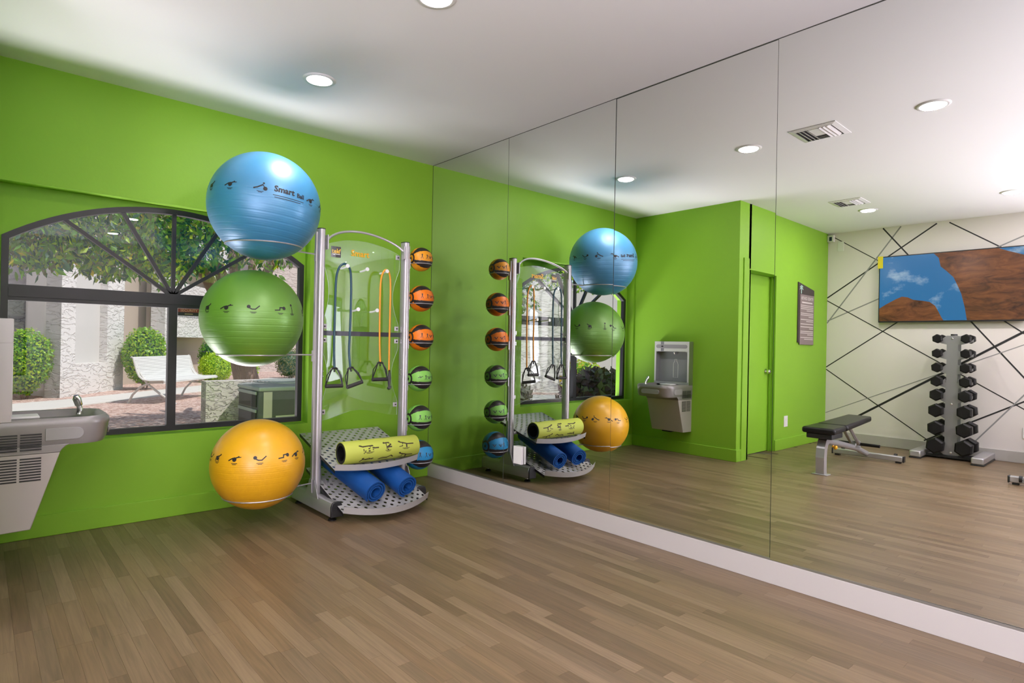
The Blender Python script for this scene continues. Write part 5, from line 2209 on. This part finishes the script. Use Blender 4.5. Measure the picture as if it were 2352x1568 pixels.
# low stucco screen wall and condenser next to the window
q = MB()
q.box((-1.30, 1.95, G), (.9, 2.12, .752))
tag(q.build('screen_wall', mat('lumpy_stucco', (.66, .575, .575), .85, build=lambda n, b, tc: stucco_b(n, b, tc, (13, 13, 34), .03)), smooth=False), 'low rough stucco screen wall left of the condenser unit', 'wall')
ac = thing('condenser_unit', 'grey air conditioning condenser standing right outside the window', 'air conditioner', (-.66, 1.55, G))
ax0, ax1, ay0, ay1, az = -1.045, -.27, 1.20, 1.90, .735
M_acd = mat('ac_charcoal', (.085, .095, .095), .45, .2, bump=(60, .05, .001))
M_acl = mat('ac_grey', (.36, .38, .38), .45, .2, bump=(60, .05, .001))
q = MB()
q.prism([(ax0 + .03, ay0), (ax1, ay0), (ax1, ay1), (ax0 + .12, ay1), (ax0, ay1 - .12), (ax0, ay0 + .03)], G + .03, az - .04, 2)
q.build('casing', M_acd, ac, bevel=.006)
q = MB()
q.prism([(ax0 - .01, ay0 - .01), (ax1 + .01, ay0 - .01), (ax1 + .01, ay1 + .01), (ax0 + .1, ay1 + .01), (ax0 - .01, ay1 - .11)], az - .04, az, 2)
lid = q.build('lid', M_acl, ac, bevel=.012)
for k in range(9):
    q = MB()
    q.tube(circ((ax0 + ax1) / 2 + .02, (ay0 + ay1) / 2, az + .010 + .018 * (1 - k / 9), .33 - k * .034, 40), .004, 6, closed=True)
    q.build('grille_ring', M_acl, lid)
for k in range(4):
    q = MB()
    z = G + .10 + k * .165
    q.box((ax0 - .010, ay0 + .07, z), (ax0 - .002, ay1 - .16, z + .115))
    lv = q.build('side_vent', mat('ac_black_vent', (.02, .02, .02), .6, bump=(60, .05, .001)), ac, smooth=False)
    q = MB()
    q.box((ax0 - .018, ay0 + .06, z + .115), (ax0 - .002, ay1 - .14, z + .145))
    q.build('side_louvre', M_acl, ac, bevel=.004)
q = MB()
q.box((ax0 + .035, ay0 - .006, .25), (ax0 + .115, ay0 - .001, .69))
q.build('access_plate', mat('ac_plate', (.58, .50, .48), .5, bump=(60, .03, .001)), ac, bevel=.003)
q = MB()
q.box((ax0 + .15, ay0 - .004, .315), (ax0 + .37, ay0 - .001, .465), 0)
q.box((ax0 + .17, ay0 - .0045, .345), (ax0 + .36, ay0 - .001, .351), 2)
q.prism([(ax0 + .25, .425), (ax0 + .36, .445), (ax0 + .36, .452)], ay0 - .0045, ay0 - .001, 1, 1)
q.box((ax0 + .24, ay0 - .0045, .405), (ax0 + .36, ay0 - .001, .411), 1)
q.box((ax0 + .20, ay0 - .0045, .378), (ax0 + .36, ay0 - .001, .384), 1)
q.build('rating_label', [mat('label_paper', (.62, .57, .54), .6, bump=(60, .01, .0005)), mat('label_ochre', (.48, .36, .10), .6, bump=(60, .01, .0005)), M_blk], ac, smooth=False)
q = MB()
for k in range(6):
    for r_ in range(4):
        q.box((ax0 + .43 + k * .026, ay0 - .003, .28 + r_ * .095), (ax0 + .442 + k * .026, ay0 - .0005, .355 + r_ * .095))
q.build('louvre_slots', M_blk, ac, smooth=False)

# far buildings
def far_house(name, label, x0, x1, y0, h, m_wall, wins, roofh=None, roofm=None, depth=5):
    t = thing(name, label, 'building', ((x0 + x1) / 2, y0, G))
    q = MB()
    q.box((x0, y0, G), (x1, y0 + depth, h))
    q.build('wall', m_wall, t, smooth=False)
    for (a, b, c_, d_) in wins:
        q = MB()
        q.box((a, y0 - .05, b), (c_, y0 - .002, d_))
        f_ = q.build('window', M_smo, t, bevel=.01)
        q = MB()
        q.box((a + .06, y0 - .06, b + .06), (c_ - .06, y0 - .051, d_ - .06))
        q.build('pane', mat('blue_glass', (.10, .14, .18), .15, spec=.8, bump=(3, .01, .001)), f_, smooth=False)
    if roofh:
        q = MB()
        q.prism([(x0 - .4, h), (x1 + .4, h), ((x0 + x1) / 2 + (x1 - x0) * .2, h + roofh), ((x0 + x1) / 2 - (x1 - x0) * .2, h + roofh)], y0 - .5, y0 + depth + .3, 1)
        q.build('roof', roofm or M_tile, t, smooth=False)
    return t


far_house('pink_stucco_house', 'pale pink stucco house far behind the tree trunk', 4.6, 11, 18.5, 5.0, mat('pink_stucco', (.66, .55, .50), .85, build=stucco_b),
          [(5.4, .5, 6.1, 1.1), (6.9, 2.6, 7.4, 3.4), (7.9, 2.6, 8.4, 3.4)], 1.3)
# buildings that only the mirror shows through the window
far_house('rough_stucco_block', 'rough white stucco block seen through the window in the second mirror panel', -9.3, -7.95, 7.0, 2.55, M_stu, [], depth=1.4)
far_house('smooth_stucco_block', 'smooth grey stucco wall seen in the mirror behind the rack', -12.6, -9.31, 7.6, 3.0, M_smo, [(-11.4, .9, -10.9, 2.0)], depth=2)
far_house('tile_roof_house', 'distant house with red tile roof glimpsed in the mirror behind the rack', -19, -11.5, 15.5, 2.6, M_stu, [(-14.2, 1.2, -13.4, 2.1)], 1.7)
shrub('grassy_plant', 'dark purple-grey grassy shrub under the window, seen in the mirror', (-4.05, 1.45, .30), .60, .48, 1900, .15, (5, 6, 6), .1, stem=False)
shrub('grassy_plant', 'grey wiry shrub beneath the window, left one in the mirror', (-3.30, 2.75, .22), .42, .40, 1400, .12, (6, 6, 5), .1, stem=False)
shrub('flowering_shrub', 'yellow-orange flowering shrub outside, seen in the mirror above the yellow ball', (-5.35, 2.9, .45), .42, .48, 1400, .07, (1, 7, 0), .1)
t = thing('strappy_plant', 'plant with long upright green blades outside the window, seen in the mirror', 'plant', (-4.75, 2.15, G))
for k in range(16):
    a = k * 2.4
    r_ = .16 + .16 * rnd.random()
    hgt = .7 + .5 * rnd.random()
    q = MB()
    base = Vector((-4.75 + .05 * cos(a), 2.15 + .05 * sin(a), G))
    prev = None
    pts = []
    for i in range(7):
        u = i / 6
        pts.append(base + Vector((cos(a) * r_ * u * u, sin(a) * r_ * u * u, hgt * (u - .25 * u * u))))
    sd_ = Vector((-sin(a), cos(a), 0))
    for i in range(6):
        w0, w1 = .016 * (1 - i / 6) + .003, .016 * (1 - (i + 1) / 6) + .003
        q.add([pts[i] - sd_ * w0, pts[i] + sd_ * w0, pts[i + 1] + sd_ * w1, pts[i + 1] - sd_ * w1], [(0, 1, 2, 3)])
    q.build('blade', LM[0], t)
